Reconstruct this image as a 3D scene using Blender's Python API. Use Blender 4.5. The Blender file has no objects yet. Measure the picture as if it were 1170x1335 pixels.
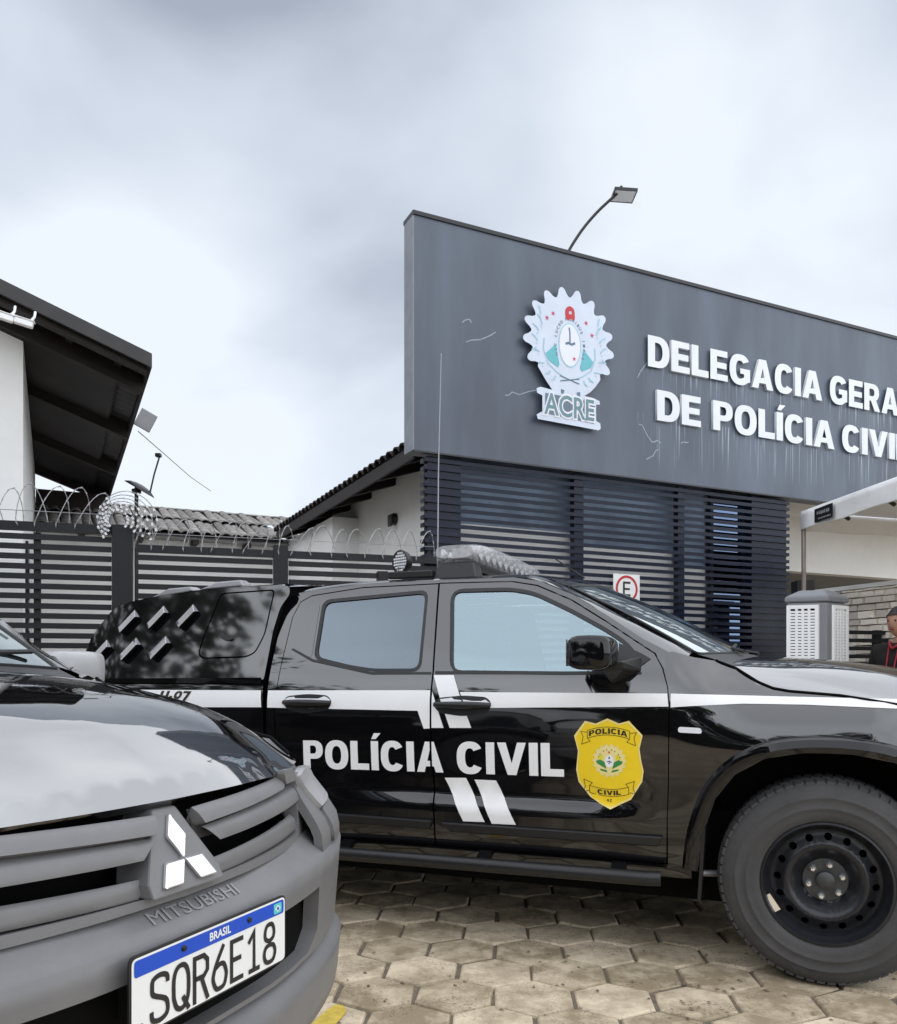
import bpy, math, random
import numpy as np
from math import sin, cos, radians, pi, sqrt, atan2
from mathutils import Vector, Matrix
from mathutils.geometry import delaunay_2d_cdt
random.seed(7)
SC = bpy.context.scene
COL = SC.collection

# ------------------------------------------------------------------ camera, sky, sun, exposure
cam = bpy.data.cameras.new('camera')
camo = bpy.data.objects.new('camera', cam)
COL.objects.link(camo)
camo.location = (0, 0, 1.2)
camo.rotation_euler = (pi/2, 0, 0)
cam.sensor_fit = 'AUTO'
cam.sensor_width = 36.0
cam.lens = 36.0*1080/1335
cam.shift_y = (878-667.5)/1335
cam.clip_start = 0.05
cam.clip_end = 2000
SC.camera = camo

SUN_EL, SUN_ROT = radians(62), radians(158)
world = bpy.data.worlds.new('World')
SC.world = world
world.use_nodes = True
nt = world.node_tree
nt.nodes.clear()
N = nt.nodes.new
out = N('ShaderNodeOutputWorld')
sky = N('ShaderNodeTexSky')
sky.sky_type = 'NISHITA'
sky.sun_disc = False
sky.sun_elevation = SUN_EL
sky.sun_rotation = SUN_ROT
bg_sky = N('ShaderNodeBackground')
bg_sky.inputs['Strength'].default_value = 0.09
nt.links.new(sky.outputs[0], bg_sky.inputs['Color'])
tc = N('ShaderNodeTexCoord')
mp = N('ShaderNodeMapping')
mp.inputs['Scale'].default_value = (1.0, 1.0, 1.7)
mp.inputs['Location'].default_value = (1.35, 0.2, 0.15)
nt.links.new(tc.outputs['Generated'], mp.inputs['Vector'])
n1 = N('ShaderNodeTexNoise')
n1.inputs['Scale'].default_value = 2.2
n1.inputs['Detail'].default_value = 5.0
n1.inputs['Roughness'].default_value = 0.42
n1.inputs['Distortion'].default_value = 0.25
nt.links.new(mp.outputs[0], n1.inputs['Vector'])
sep = N('ShaderNodeSeparateXYZ')
nt.links.new(tc.outputs['Generated'], sep.inputs[0])
elev = N('ShaderNodeMapRange')           # cloud deck: paler near the horizon, greyer overhead
elev.inputs['From Min'].default_value = 0.05
elev.inputs['From Max'].default_value = 0.70
elev.inputs['To Min'].default_value = 0.24
elev.inputs['To Max'].default_value = -0.13
nt.links.new(sep.outputs['Z'], elev.inputs['Value'])
addn = N('ShaderNodeMath')
addn.operation = 'ADD'
nt.links.new(n1.outputs['Fac'], addn.inputs[0])
nt.links.new(elev.outputs[0], addn.inputs[1])
ramp = N('ShaderNodeValToRGB')
cr = ramp.color_ramp
cr.elements[0].position = 0.31
cr.elements[0].color = (0.195, 0.212, 0.252, 1)
cr.elements[1].position = 0.62
cr.elements[1].color = (0.43, 0.455, 0.488, 1)
e_ = cr.elements.new(0.47)
e_.color = (0.325, 0.352, 0.395, 1)
nt.links.new(addn.outputs[0], ramp.inputs[0])
bg_cl = N('ShaderNodeBackground')
bg_cl.inputs['Strength'].default_value = 1.0
nt.links.new(ramp.outputs[0], bg_cl.inputs['Color'])
mixw = N('ShaderNodeMixShader')
mixw.inputs[0].default_value = 0.90
nt.links.new(bg_sky.outputs[0], mixw.inputs[1])
nt.links.new(bg_cl.outputs[0], mixw.inputs[2])
nt.links.new(mixw.outputs[0], out.inputs['Surface'])

sl = bpy.data.lights.new('sun', 'SUN')
sl.energy = 1.5
sl.angle = radians(165)
sl.color = (0.97, 0.985, 1.0)
so = bpy.data.objects.new('sun', sl)
COL.objects.link(so)
d = Vector((sin(SUN_ROT)*cos(SUN_EL), cos(SUN_ROT)*cos(SUN_EL), sin(SUN_EL)))
so.rotation_euler = d.to_track_quat('Z', 'Y').to_euler()
so.location = (0, -5, 20)
vs = SC.view_settings
vs.view_transform = 'Standard'
vs.look = 'None'
vs.exposure = 1.12
vs.gamma = 1.0
vs.use_curve_mapping = False

# ------------------------------------------------------------------ materials
MATS = {}
def mat(name, col, rough=0.5, metal=0.0, spec=0.5, coat=0.0, var=0.0, vscale=8.0, bump=0.0, bscale=60.0, ior=1.5, emis=None, rnd=0.0, rvar=0.0, stretch=(1, 1, 1)):
    if name in MATS: return MATS[name]
    m = bpy.data.materials.new(name)
    m.use_nodes = True
    t = m.node_tree
    b = t.nodes['Principled BSDF']
    b.inputs['Base Color'].default_value = (*col, 1)
    b.inputs['Roughness'].default_value = rough
    b.inputs['Metallic'].default_value = metal
    b.inputs['Specular IOR Level'].default_value = spec
    b.inputs['IOR'].default_value = ior
    b.inputs['Coat Weight'].default_value = coat
    b.inputs['Coat Roughness'].default_value = 0.03
    tcn = t.nodes.new('ShaderNodeTexCoord')
    mpn = t.nodes.new('ShaderNodeMapping')
    mpn.inputs['Scale'].default_value = stretch
    t.links.new(tcn.outputs['Object'], mpn.inputs[0])
    if var or rnd:
        mx = t.nodes.new('ShaderNodeMix')
        mx.data_type = 'RGBA'
        mx.blend_type = 'MULTIPLY'
        mx.inputs[0].default_value = 1
        mx.inputs[6].default_value = (*col, 1)
        no = t.nodes.new('ShaderNodeTexNoise')
        no.inputs['Scale'].default_value = vscale
        no.inputs['Detail'].default_value = 6
        no.inputs['Roughness'].default_value = 0.65
        t.links.new(mpn.outputs[0], no.inputs['Vector'])
        mr = t.nodes.new('ShaderNodeMapRange')
        mr.inputs['From Min'].default_value = 0.3
        mr.inputs['From Max'].default_value = 0.7
        mr.inputs['To Min'].default_value = 1-var
        mr.inputs['To Max'].default_value = 1+var*0.7
        t.links.new(no.outputs['Fac'], mr.inputs['Value'])
        last = mr.outputs[0]
        if rnd:
            oi = t.nodes.new('ShaderNodeObjectInfo')
            mr2 = t.nodes.new('ShaderNodeMapRange')
            mr2.inputs['To Min'].default_value = 1-rnd
            mr2.inputs['To Max'].default_value = 1+rnd
            t.links.new(oi.outputs['Random'], mr2.inputs['Value'])
            mm = t.nodes.new('ShaderNodeMath')
            mm.operation = 'MULTIPLY'
            t.links.new(last, mm.inputs[0])
            t.links.new(mr2.outputs[0], mm.inputs[1])
            last = mm.outputs[0]
        t.links.new(last, mx.inputs[7])
        t.links.new(mx.outputs[2], b.inputs['Base Color'])
    if rvar:
        no2 = t.nodes.new('ShaderNodeTexNoise')
        no2.inputs['Scale'].default_value = 5
        no2.inputs['Detail'].default_value = 5
        t.links.new(mpn.outputs[0], no2.inputs['Vector'])
        mr3 = t.nodes.new('ShaderNodeMapRange')
        mr3.inputs['To Min'].default_value = max(0, rough-rvar)
        mr3.inputs['To Max'].default_value = rough+rvar
        t.links.new(no2.outputs['Fac'], mr3.inputs['Value'])
        t.links.new(mr3.outputs[0], b.inputs['Roughness'])
    if bump:
        nb = t.nodes.new('ShaderNodeTexNoise')
        nb.inputs['Scale'].default_value = bscale
        nb.inputs['Detail'].default_value = 4
        t.links.new(mpn.outputs[0], nb.inputs['Vector'])
        bp = t.nodes.new('ShaderNodeBump')
        bp.inputs['Strength'].default_value = bump
        bp.inputs['Distance'].default_value = 0.01
        t.links.new(nb.outputs['Fac'], bp.inputs['Height'])
        t.links.new(bp.outputs[0], b.inputs['Normal'])
    if emis:
        b.inputs['Emission Color'].default_value = (*emis, 1)
        b.inputs['Emission Strength'].default_value = 1
    MATS[name] = m
    return m

PAINT = mat('black_paint', (0.004, 0.004, 0.005), 0.045, spec=0.5, ior=2.9, rvar=0.03)
GREYPL = mat('grey_bumper_plastic', (0.165, 0.163, 0.167), 0.42, spec=0.5, var=0.08, vscale=12, bump=0.05, bscale=300)
GREYGL = mat('grey_gloss', (0.36, 0.36, 0.37), 0.25, spec=0.5, var=0.05)
BLACKPL = mat('black_plastic', (0.012, 0.012, 0.013), 0.4, var=0.2, vscale=20)
VOID = mat('dark_cavity', (0.004, 0.004, 0.004), 0.8, spec=0.1, var=0.1)
RUBBER = mat('tyre_rubber', (0.065, 0.064, 0.065), 0.75, spec=0.35, var=0.22, vscale=6, bump=0.15, bscale=90)
RIM = mat('black_steel', (0.012, 0.013, 0.017), 0.33, spec=0.5, var=0.2, vscale=15)
HUBM = mat('hub_metal', (0.07, 0.073, 0.075), 0.5, metal=0.5, var=0.25, vscale=25)
CHROME = mat('chrome', (0.82, 0.82, 0.83), 0.12, metal=1.0, var=0.03)
WHITEV = mat('white_vinyl', (0.90, 0.905, 0.92), 0.35, var=0.02, vscale=6)
GREYM = mat('silver_rail', (0.3, 0.3, 0.31), 0.35, metal=0.6, var=0.1)
GOLD = mat('gold_vinyl', (0.93, 0.66, 0.02), 0.32, var=0.06, vscale=6)
GOLDP = mat('pale_gold_vinyl', (0.87, 0.74, 0.32), 0.32, var=0.04)
INK = mat('dark_ink', (0.03, 0.02, 0.012), 0.4, var=0.05)
GREENV = mat('green_vinyl', (0.04, 0.26, 0.07), 0.4, var=0.1)
WHITEP = mat('plate_white', (0.80, 0.81, 0.80), 0.3, var=0.02)
BLUEP = mat('plate_blue', (0.005, 0.07, 0.52), 0.3, var=0.04)
TEALP = mat('flag_teal', (0.10, 0.55, 0.52), 0.4, var=0.1)
REDP = mat('red_paint', (0.50, 0.02, 0.03), 0.4, var=0.08)
PINKP = mat('crest_red', (0.55, 0.05, 0.12), 0.4, var=0.08)
SIGNW = mat('letter_white', (0.74, 0.76, 0.79), 0.5, var=0.05, vscale=5)
CRESTP = mat('crest_panel', (0.60, 0.66, 0.77), 0.45, var=0.07, vscale=5)
CRESTB = mat('crest_blue', (0.34, 0.56, 0.66), 0.45, var=0.1)
CRESTT = mat('crest_teal', (0.12, 0.45, 0.50), 0.45, var=0.1)
CRESTD = mat('crest_dark', (0.10, 0.17, 0.24), 0.45, var=0.1)
SLATM = mat('navy_metal', (0.007, 0.012, 0.028), 0.30, spec=0.22, var=0.25, vscale=3, rvar=0.12)
FENCEM = mat('charcoal_metal', (0.009, 0.010, 0.013), 0.55, spec=0.35, var=0.15, vscale=4)
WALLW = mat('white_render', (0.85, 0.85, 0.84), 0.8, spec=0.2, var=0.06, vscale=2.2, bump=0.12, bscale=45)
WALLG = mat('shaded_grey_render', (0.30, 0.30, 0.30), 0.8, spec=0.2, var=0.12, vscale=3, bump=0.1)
DARKWOOD = mat('dark_timber', (0.018, 0.012, 0.011), 0.7, var=0.4, vscale=6, stretch=(1, 6, 6))
DARKMETALR = mat('dark_roof_sheet', (0.03, 0.028, 0.03), 0.55, var=0.3, vscale=3)
TILEM = mat('weathered_tile', (0.23, 0.215, 0.20), 0.85, spec=0.2, var=0.6, vscale=7, rnd=0.25, bump=0.3, bscale=30)
TILED = mat('dark_tile', (0.045, 0.038, 0.036), 0.85, spec=0.2, var=0.4, vscale=7, rnd=0.25)
WIRE = mat('galvanised_wire', (0.33, 0.33, 0.34), 0.45, metal=0.6, var=0.15)
BARB = mat('bright_barb', (0.72, 0.73, 0.74), 0.4, metal=0.3, var=0.1)
TENTW = mat('tent_fabric', (0.88, 0.88, 0.885), 0.7, spec=0.25, var=0.06, vscale=4, bump=0.25, bscale=9)
POLEM = mat('tent_pole', (0.30, 0.25, 0.23), 0.4, metal=0.6, var=0.2)
STONEM = mat('pale_stone', (0.90, 0.84, 0.76), 0.85, spec=0.2, var=0.3, vscale=25, rnd=0.28, bump=0.4, bscale=60)
COOLW = mat('cooler_white', (0.88, 0.89, 0.90), 0.4, var=0.03)
COOLG = mat('cooler_grey', (0.20, 0.21, 0.23), 0.45, var=0.06)
SKIN = mat('skin', (0.40, 0.22, 0.15), 0.55, spec=0.4, var=0.08, vscale=20)
HAIR = mat('dark_hair', (0.015, 0.012, 0.011), 0.6, var=0.2, vscale=60)
SHIRT = mat('black_cloth', (0.018, 0.016, 0.017), 0.85, spec=0.2, var=0.2, bump=0.2, bscale=40)
TROUS = mat('grey_cloth', (0.05, 0.05, 0.055), 0.85, spec=0.2, var=0.2)
REDC = mat('red_cloth', (0.30, 0.02, 0.03), 0.8, var=0.1)
LAMPW = mat('lamp_lens', (0.78, 0.80, 0.83), 0.3, var=0.03)
BARK = mat('bark', (0.07, 0.055, 0.045), 0.9, var=0.3)
LEAF = mat('foliage', (0.035, 0.06, 0.02), 0.6, var=0.4, vscale=3)
YELL = mat('yellow_paint', (0.68, 0.50, 0.08), 0.7, var=0.25, vscale=30)
SANDM = mat('joint_sand', (0.20, 0.17, 0.13), 0.95, spec=0.1, var=0.35, vscale=30, bump=0.4)

LENSM = mat('frosted_clear_plastic', (0.72, 0.73, 0.75), 0.14, spec=0.6, var=0.25, vscale=40)
LENSM.node_tree.nodes['Principled BSDF'].inputs['Alpha'].default_value = 0.42
def dim_low_reflections(m):  # paint made less reflective low down, so the mirrored ground stays dark
    t = m.node_tree
    b = t.nodes['Principled BSDF']
    tcn = t.nodes.new('ShaderNodeTexCoord')
    sp = t.nodes.new('ShaderNodeSeparateXYZ')
    t.links.new(tcn.outputs['Object'], sp.inputs[0])
    for inp, lo_, hi_, z0, z1 in (('IOR', 1.70, 2.15, .70, 1.10),):
        r = t.nodes.new('ShaderNodeMapRange')
        r.inputs['From Min'].default_value, r.inputs['From Max'].default_value = z0, z1
        r.inputs['To Min'].default_value, r.inputs['To Max'].default_value = lo_, hi_
        t.links.new(sp.outputs['Z'], r.inputs['Value'])
        t.links.new(r.outputs[0], b.inputs[inp])
dim_low_reflections(PAINT)
WETPAINT = mat('wet_black_paint', (0.004, 0.004, 0.005), 0.035, spec=0.5, ior=3.9, rvar=0.025, bump=0.02, bscale=7)
MIRRORP = mat('gloss_black_cap', (0.004, 0.004, 0.005), 0.06, spec=0.5, ior=1.5, var=.05)
EMBLEM = mat('bright_emblem', (0.84, 0.85, 0.87), 0.24, metal=0.88, var=0.03)
def glass_mat(name, tint, refl, rough=0.02, fac=0.5):
    m = bpy.data.materials.new(name)
    m.use_nodes = True
    t = m.node_tree
    t.nodes.clear()
    o = t.nodes.new('ShaderNodeOutputMaterial')
    g = t.nodes.new('ShaderNodeBsdfGlossy')
    g.inputs['Color'].default_value = (*refl, 1)
    g.inputs['Roughness'].default_value = rough
    tr = t.nodes.new('ShaderNodeBsdfTransparent')
    tr.inputs['Color'].default_value = (*tint, 1)
    mx = t.nodes.new('ShaderNodeMixShader')
    fr = t.nodes.new('ShaderNodeFresnel')
    fr.inputs['IOR'].default_value = 1.5
    mr = t.nodes.new('ShaderNodeMapRange')
    mr.inputs['From Min'].default_value = 0.04
    mr.inputs['To Min'].default_value = fac
    t.links.new(fr.outputs[0], mr.inputs['Value'])
    t.links.new(mr.outputs[0], mx.inputs[0])
    t.links.new(tr.outputs[0], mx.inputs[1])
    t.links.new(g.outputs[0], mx.inputs[2])
    t.links.new(mx.outputs[0], o.inputs[0])
    return m
GL_FRONT = glass_mat('film_glass_front', (0.50, 0.62, 0.64), (0.74, 0.93, 1.0), fac=0.36)
GL_REAR = glass_mat('film_glass_rear', (0.03, 0.035, 0.04), (0.70, 0.82, 0.93), fac=0.22)
GL_WS = glass_mat('windscreen_glass', (0.45, 0.52, 0.52), (0.93, 1.0, 0.99), fac=0.42)
GL_BAY = glass_mat('mirror_bay_glass', (0.03, 0.04, 0.07), (0.30, 0.42, 0.66), fac=0.40)
GL_DARK = glass_mat('dark_pane', (0.02, 0.025, 0.03), (0.9, 0.95, 1.0), fac=0.10)
GL_LENS = glass_mat('clear_lens', (0.75, 0.76, 0.78), (0.95, 0.95, 0.97), rough=0.12, fac=0.30)

def panel_mat():          # sign board: grey composite panel with vertical rain streaks and lime runs below the lettering
    m = bpy.data.materials.new('sign_board_grey')
    m.use_nodes = True
    t = m.node_tree
    b = t.nodes['Principled BSDF']
    b.inputs['Roughness'].default_value = 0.42
    L = t.links.new
    n = t.nodes.new
    tcn = n('ShaderNodeTexCoord')
    def noise(sc, scale, det):
        mpn = n('ShaderNodeMapping')
        mpn.inputs['Scale'].default_value = sc
        L(tcn.outputs['Object'], mpn.inputs[0])
        no = n('ShaderNodeTexNoise')
        no.inputs['Scale'].default_value = scale
        no.inputs['Detail'].default_value = det
        L(mpn.outputs[0], no.inputs['Vector'])
        return no.outputs['Fac']
    def rng(v, a, b_, c, d_):
        r = n('ShaderNodeMapRange')
        for k, x in zip(('From Min', 'From Max', 'To Min', 'To Max'), (a, b_, c, d_)): r.inputs[k].default_value = x
        L(v, r.inputs['Value'])
        return r.outputs[0]
    def mul(a, b_):
        k = n('ShaderNodeMath')
        k.operation = 'MULTIPLY'
        L(a, k.inputs[0])
        L(b_, k.inputs[1])
        return k.outputs[0]
    sp = n('ShaderNodeSeparateXYZ')
    L(tcn.outputs['Object'], sp.inputs[0])
    streak = rng(noise((1.6, 1, 0.35), 1.3, 5), 0.36, 0.70, 0, 1)
    fine = rng(noise((22, 1, 0.5), 2.0, 6), 0.56, 0.70, 0, 1)
    def band(z1, z0):      # lime runs start under a line of letters and fade lower down
        return mul(rng(sp.outputs['Z'], z0, z1, 0, 1), rng(sp.outputs['Z'], z1, z1+0.02, 1, 0))
    right = rng(sp.outputs['X'], 2.4, 2.7, 0, 1)
    ad = n('ShaderNodeMath')
    ad.operation = 'MAXIMUM'
    L(band(3.86, 3.32), ad.inputs[0])
    L(band(4.40, 4.05), ad.inputs[1])
    runs = mul(mul(ad.outputs[0], right), fine)
    base = n('ShaderNodeMix')
    base.data_type = 'RGBA'
    base.inputs[6].default_value = (0.062, 0.077, 0.106, 1)
    base.inputs[7].default_value = (0.106, 0.130, 0.172, 1)
    L(streak, base.inputs[0])
    lime = n('ShaderNodeMix')
    lime.data_type = 'RGBA'
    lime.inputs[7].default_value = (0.42, 0.47, 0.53, 1)
    L(runs, lime.inputs[0])
    L(base.outputs[2], lime.inputs[6])
    L(lime.outputs[2], b.inputs['Base Color'])
    return m
BOARD = panel_mat()

def paver_mat():
    m = bpy.data.materials.new('hex_paver_concrete')
    m.use_nodes = True
    t = m.node_tree
    b = t.nodes['Principled BSDF']
    b.inputs['Roughness'].default_value = 0.85
    b.inputs['Specular IOR Level'].default_value = 0.25
    L = t.links.new
    n = t.nodes.new
    geo = n('ShaderNodeNewGeometry')
    oi = n('ShaderNodeObjectInfo')
    def nz(scale, det, src=geo.outputs['Position']):
        no = n('ShaderNodeTexNoise')
        no.inputs['Scale'].default_value = scale
        no.inputs['Detail'].default_value = det
        no.inputs['Roughness'].default_value = 0.7
        L(src, no.inputs['Vector'])
        return no.outputs['Fac']
    def rng(v, a, b_, c, d_):
        r = n('ShaderNodeMapRange')
        for k, x in zip(('From Min', 'From Max', 'To Min', 'To Max'), (a, b_, c, d_)): r.inputs[k].default_value = x
        L(v, r.inputs['Value'])
        return r.outputs[0]
    mixc = n('ShaderNodeMix')
    mixc.data_type = 'RGBA'
    mixc.inputs[6].default_value = (0.33, 0.262, 0.172, 1)
    mixc.inputs[7].default_value = (0.77, 0.645, 0.475, 1)
    a = n('ShaderNodeMath')
    a.operation = 'ADD'
    L(rng(nz(6, 9), 0.36, 0.64, -0.15, 0.85), a.inputs[0])
    L(rng(oi.outputs['Random'], 0, 1, -0.22, 0.45), a.inputs[1])
    L(a.outputs[0], mixc.inputs[0])
    pit = n('ShaderNodeMix')
    pit.data_type = 'RGBA'
    pit.inputs[7].default_value = (0.07, 0.055, 0.04, 1)
    pm = n('ShaderNodeMath')
    pm.operation = 'MULTIPLY'
    L(rng(nz(85, 3), 0.56, 0.66, 0, 0.9), pm.inputs[0])
    L(rng(nz(3.1, 3), 0.45, 0.62, 0.08, 1), pm.inputs[1])
    L(pm.outputs[0], pit.inputs[0])
    L(mixc.outputs[2], pit.inputs[6])
    L(pit.outputs[2], b.inputs['Base Color'])
    bp = n('ShaderNodeBump')
    bp.inputs['Strength'].default_value = 0.5
    bp.inputs['Distance'].default_value = 0.008
    L(nz(45, 6), bp.inputs['Height'])
    L(bp.outputs[0], b.inputs['Normal'])
    return m
PAVER = paver_mat()

# ------------------------------------------------------------------ helpers
XF = None                                   # body transform of the vehicle being built
def setprops(o, label=None, cat=None, group=None, kind=None):
    if label: o['label'] = label
    if cat: o['category'] = cat
    if group: o['group'] = group
    if kind: o['kind'] = kind
    return o
def thing(name, label, cat, loc=(0, 0, 0), rotz=0, group=None):
    o = bpy.data.objects.new(name, None)
    COL.objects.link(o)
    o.location = loc
    o.rotation_euler = (0, 0, rotz)
    o.empty_display_size = 0.2
    return setprops(o, label, cat, group)
def link(name, me, m, parent=None):
    if m is not None and len(me.materials) == 0: me.materials.append(m)
    o = bpy.data.objects.new(name, me)
    COL.objects.link(o)
    if parent is not None: o.parent = parent
    return o
def mesh_from(name, v, f, smooth=None, normals=None):
    me = bpy.data.meshes.new(name)
    me.from_pydata([tuple(p) for p in v], [], f)
    me.update()
    if smooth is not None:
        for p in me.polygons: p.use_smooth = True
        if smooth < 179: me.set_sharp_from_angle(angle=radians(smooth))
    if normals is not None:
        for p in me.polygons: p.use_smooth = True
        me.normals_split_custom_set_from_vertices(normals)
    return me

class MB:
    def __init__(s): s.v, s.f = [], []
    def add(s, v, f):
        o = len(s.v)
        s.v += [tuple(p) for p in v]
        s.f += [tuple(i+o for i in q) for q in f]
        return s
    def box(s, x0, x1, y0, y1, z0, z1, M=None):
        v = [Vector(p) for p in ((x0, y0, z0), (x1, y0, z0), (x1, y1, z0), (x0, y1, z0), (x0, y0, z1), (x1, y0, z1), (x1, y1, z1), (x0, y1, z1))]
        if M is not None: v = [M @ p for p in v]
        return s.add(v, [(0, 3, 2, 1), (4, 5, 6, 7), (0, 1, 5, 4), (1, 2, 6, 5), (2, 3, 7, 6), (3, 0, 4, 7)])
    def tube(s, pts, r, n=8, cap=True):
        pts = [Vector(p) for p in pts]
        rs = r if isinstance(r, (list, tuple)) else [r]*len(pts)
        v, f = [], []
        up = Vector((0, 0, 1))
        t0 = (pts[1]-pts[0]).normalized()
        u = t0.cross(up)
        if u.length < 1e-3: u = t0.cross(Vector((1, 0, 0)))
        u.normalize()
        for i, p in enumerate(pts):
            t = (pts[min(i+1, len(pts)-1)]-pts[max(i-1, 0)]).normalized()
            u = (u - t*u.dot(t)).normalized()
            w = t.cross(u)
            for k in range(n):
                a = 2*pi*k/n
                v.append(p+(u*cos(a)+w*sin(a))*rs[i])
        for i in range(len(pts)-1):
            for k in range(n):
                a, b = i*n+k, i*n+(k+1) % n
                f.append((a, b, b+n, a+n))
        if cap:
            f.append(tuple(range(n-1, -1, -1)))
            m = (len(pts)-1)*n
            f.append(tuple(range(m, m+n)))
        return s.add(v, f)
    def lathe(s, prof, n=48, M=None):       # profile (r, h) about the local Y axis
        v, f = [], []
        for k in range(n):
            a = 2*pi*k/n
            for r, h in prof:
                p = Vector((r*cos(a), h, r*sin(a)))
                v.append(M @ p if M is not None else p)
        m = len(prof)
        for k in range(n):
            for i in range(m-1):
                a, b = k*m+i, ((k+1) % n)*m+i
                f.append((a, a+1, b+1, b))
        return s.add(v, f)
    def prism(s, loop, d0, d1, fn):         # extrude a 2D loop between two depths, fn(u, v, d) gives the point
        n = len(loop)
        v = [fn(a, b, d0) for a, b in loop]+[fn(a, b, d1) for a, b in loop]
        f = [tuple(range(n-1, -1, -1)), tuple(range(n, 2*n))]+[(i, (i+1) % n, (i+1) % n+n, i+n) for i in range(n)]
        return s.add(v, f)
    def mesh(s, name, smooth=None):
        v = [XF(*p) for p in s.v] if XF else s.v
        return mesh_from(name, v, s.f, smooth)
    def build(s, name, m, parent=None, smooth=None, bevel=0):
        o = link(name, s.mesh(name, smooth), m, parent)
        if bevel:
            b = o.modifiers.new('bevel', 'BEVEL')
            b.width = bevel
            b.segments = 2
            b.limit_method = 'ANGLE'
        return o

def pchip(xs, ys):
    n = len(xs)
    h = [xs[i+1]-xs[i] for i in range(n-1)]
    dl = [(ys[i+1]-ys[i])/h[i] for i in range(n-1)]
    m = [0]*n
    m[0], m[-1] = dl[0], dl[-1]
    for i in range(1, n-1): m[i] = 0 if dl[i-1]*dl[i] <= 0 else 2*dl[i-1]*dl[i]/(dl[i-1]+dl[i])
    def F(x):
        if x <= xs[0]: return ys[0]+m[0]*(x-xs[0])
        if x >= xs[-1]: return ys[-1]+m[-1]*(x-xs[-1])
        i = 0
        while x > xs[i+1]: i += 1
        t = (x-xs[i])/h[i]
        t2, t3 = t*t, t*t*t
        return (2*t3-3*t2+1)*ys[i]+(t3-2*t2+t)*h[i]*m[i]+(-2*t3+3*t2)*ys[i+1]+(t3-t2)*h[i]*m[i+1]
    return F
def sst(a, b, x):
    t = min(1, max(0, (x-a)/(b-a)))
    return t*t*(3-2*t)
def inside(loops, pts):
    pts = np.asarray(pts, float)
    c = np.zeros(len(pts), bool)
    x, y = pts[:, 0], pts[:, 1]
    for L in loops:
        L = np.asarray(L, float)
        j = len(L)-1
        for i in range(len(L)):
            xi, yi, xj, yj = L[i, 0], L[i, 1], L[j, 0], L[j, 1]
            if yi != yj:
                cond = ((yi > y) != (yj > y)) & (x < (xj-xi)*(y-yi)/(yj-yi)+xi)
                c ^= cond
            j = i
    return c
def resample(L, step):
    o = []
    n = len(L)
    for i in range(n):
        a, b = L[i], L[(i+1) % n]
        k = max(1, int(math.ceil(math.hypot(b[0]-a[0], b[1]-a[1])/step)))
        for j in range(k): o.append((a[0]+(b[0]-a[0])*j/k, a[1]+(b[1]-a[1])*j/k))
    return o
def rounded(L, r, n=4):
    o = []
    m = len(L)
    for i in range(m):
        p, a, b = Vector(L[i]), Vector(L[i-1]), Vector(L[(i+1) % m])
        da, db = (a-p), (b-p)
        q = min(r, da.length*0.45, db.length*0.45)
        A, B = p+da.normalized()*q, p+db.normalized()*q
        for k in range(n+1):
            t = k/n
            c = A*(1-t)**2+p*2*t*(1-t)+B*t*t
            o.append((c.x, c.y))
    return o
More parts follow.
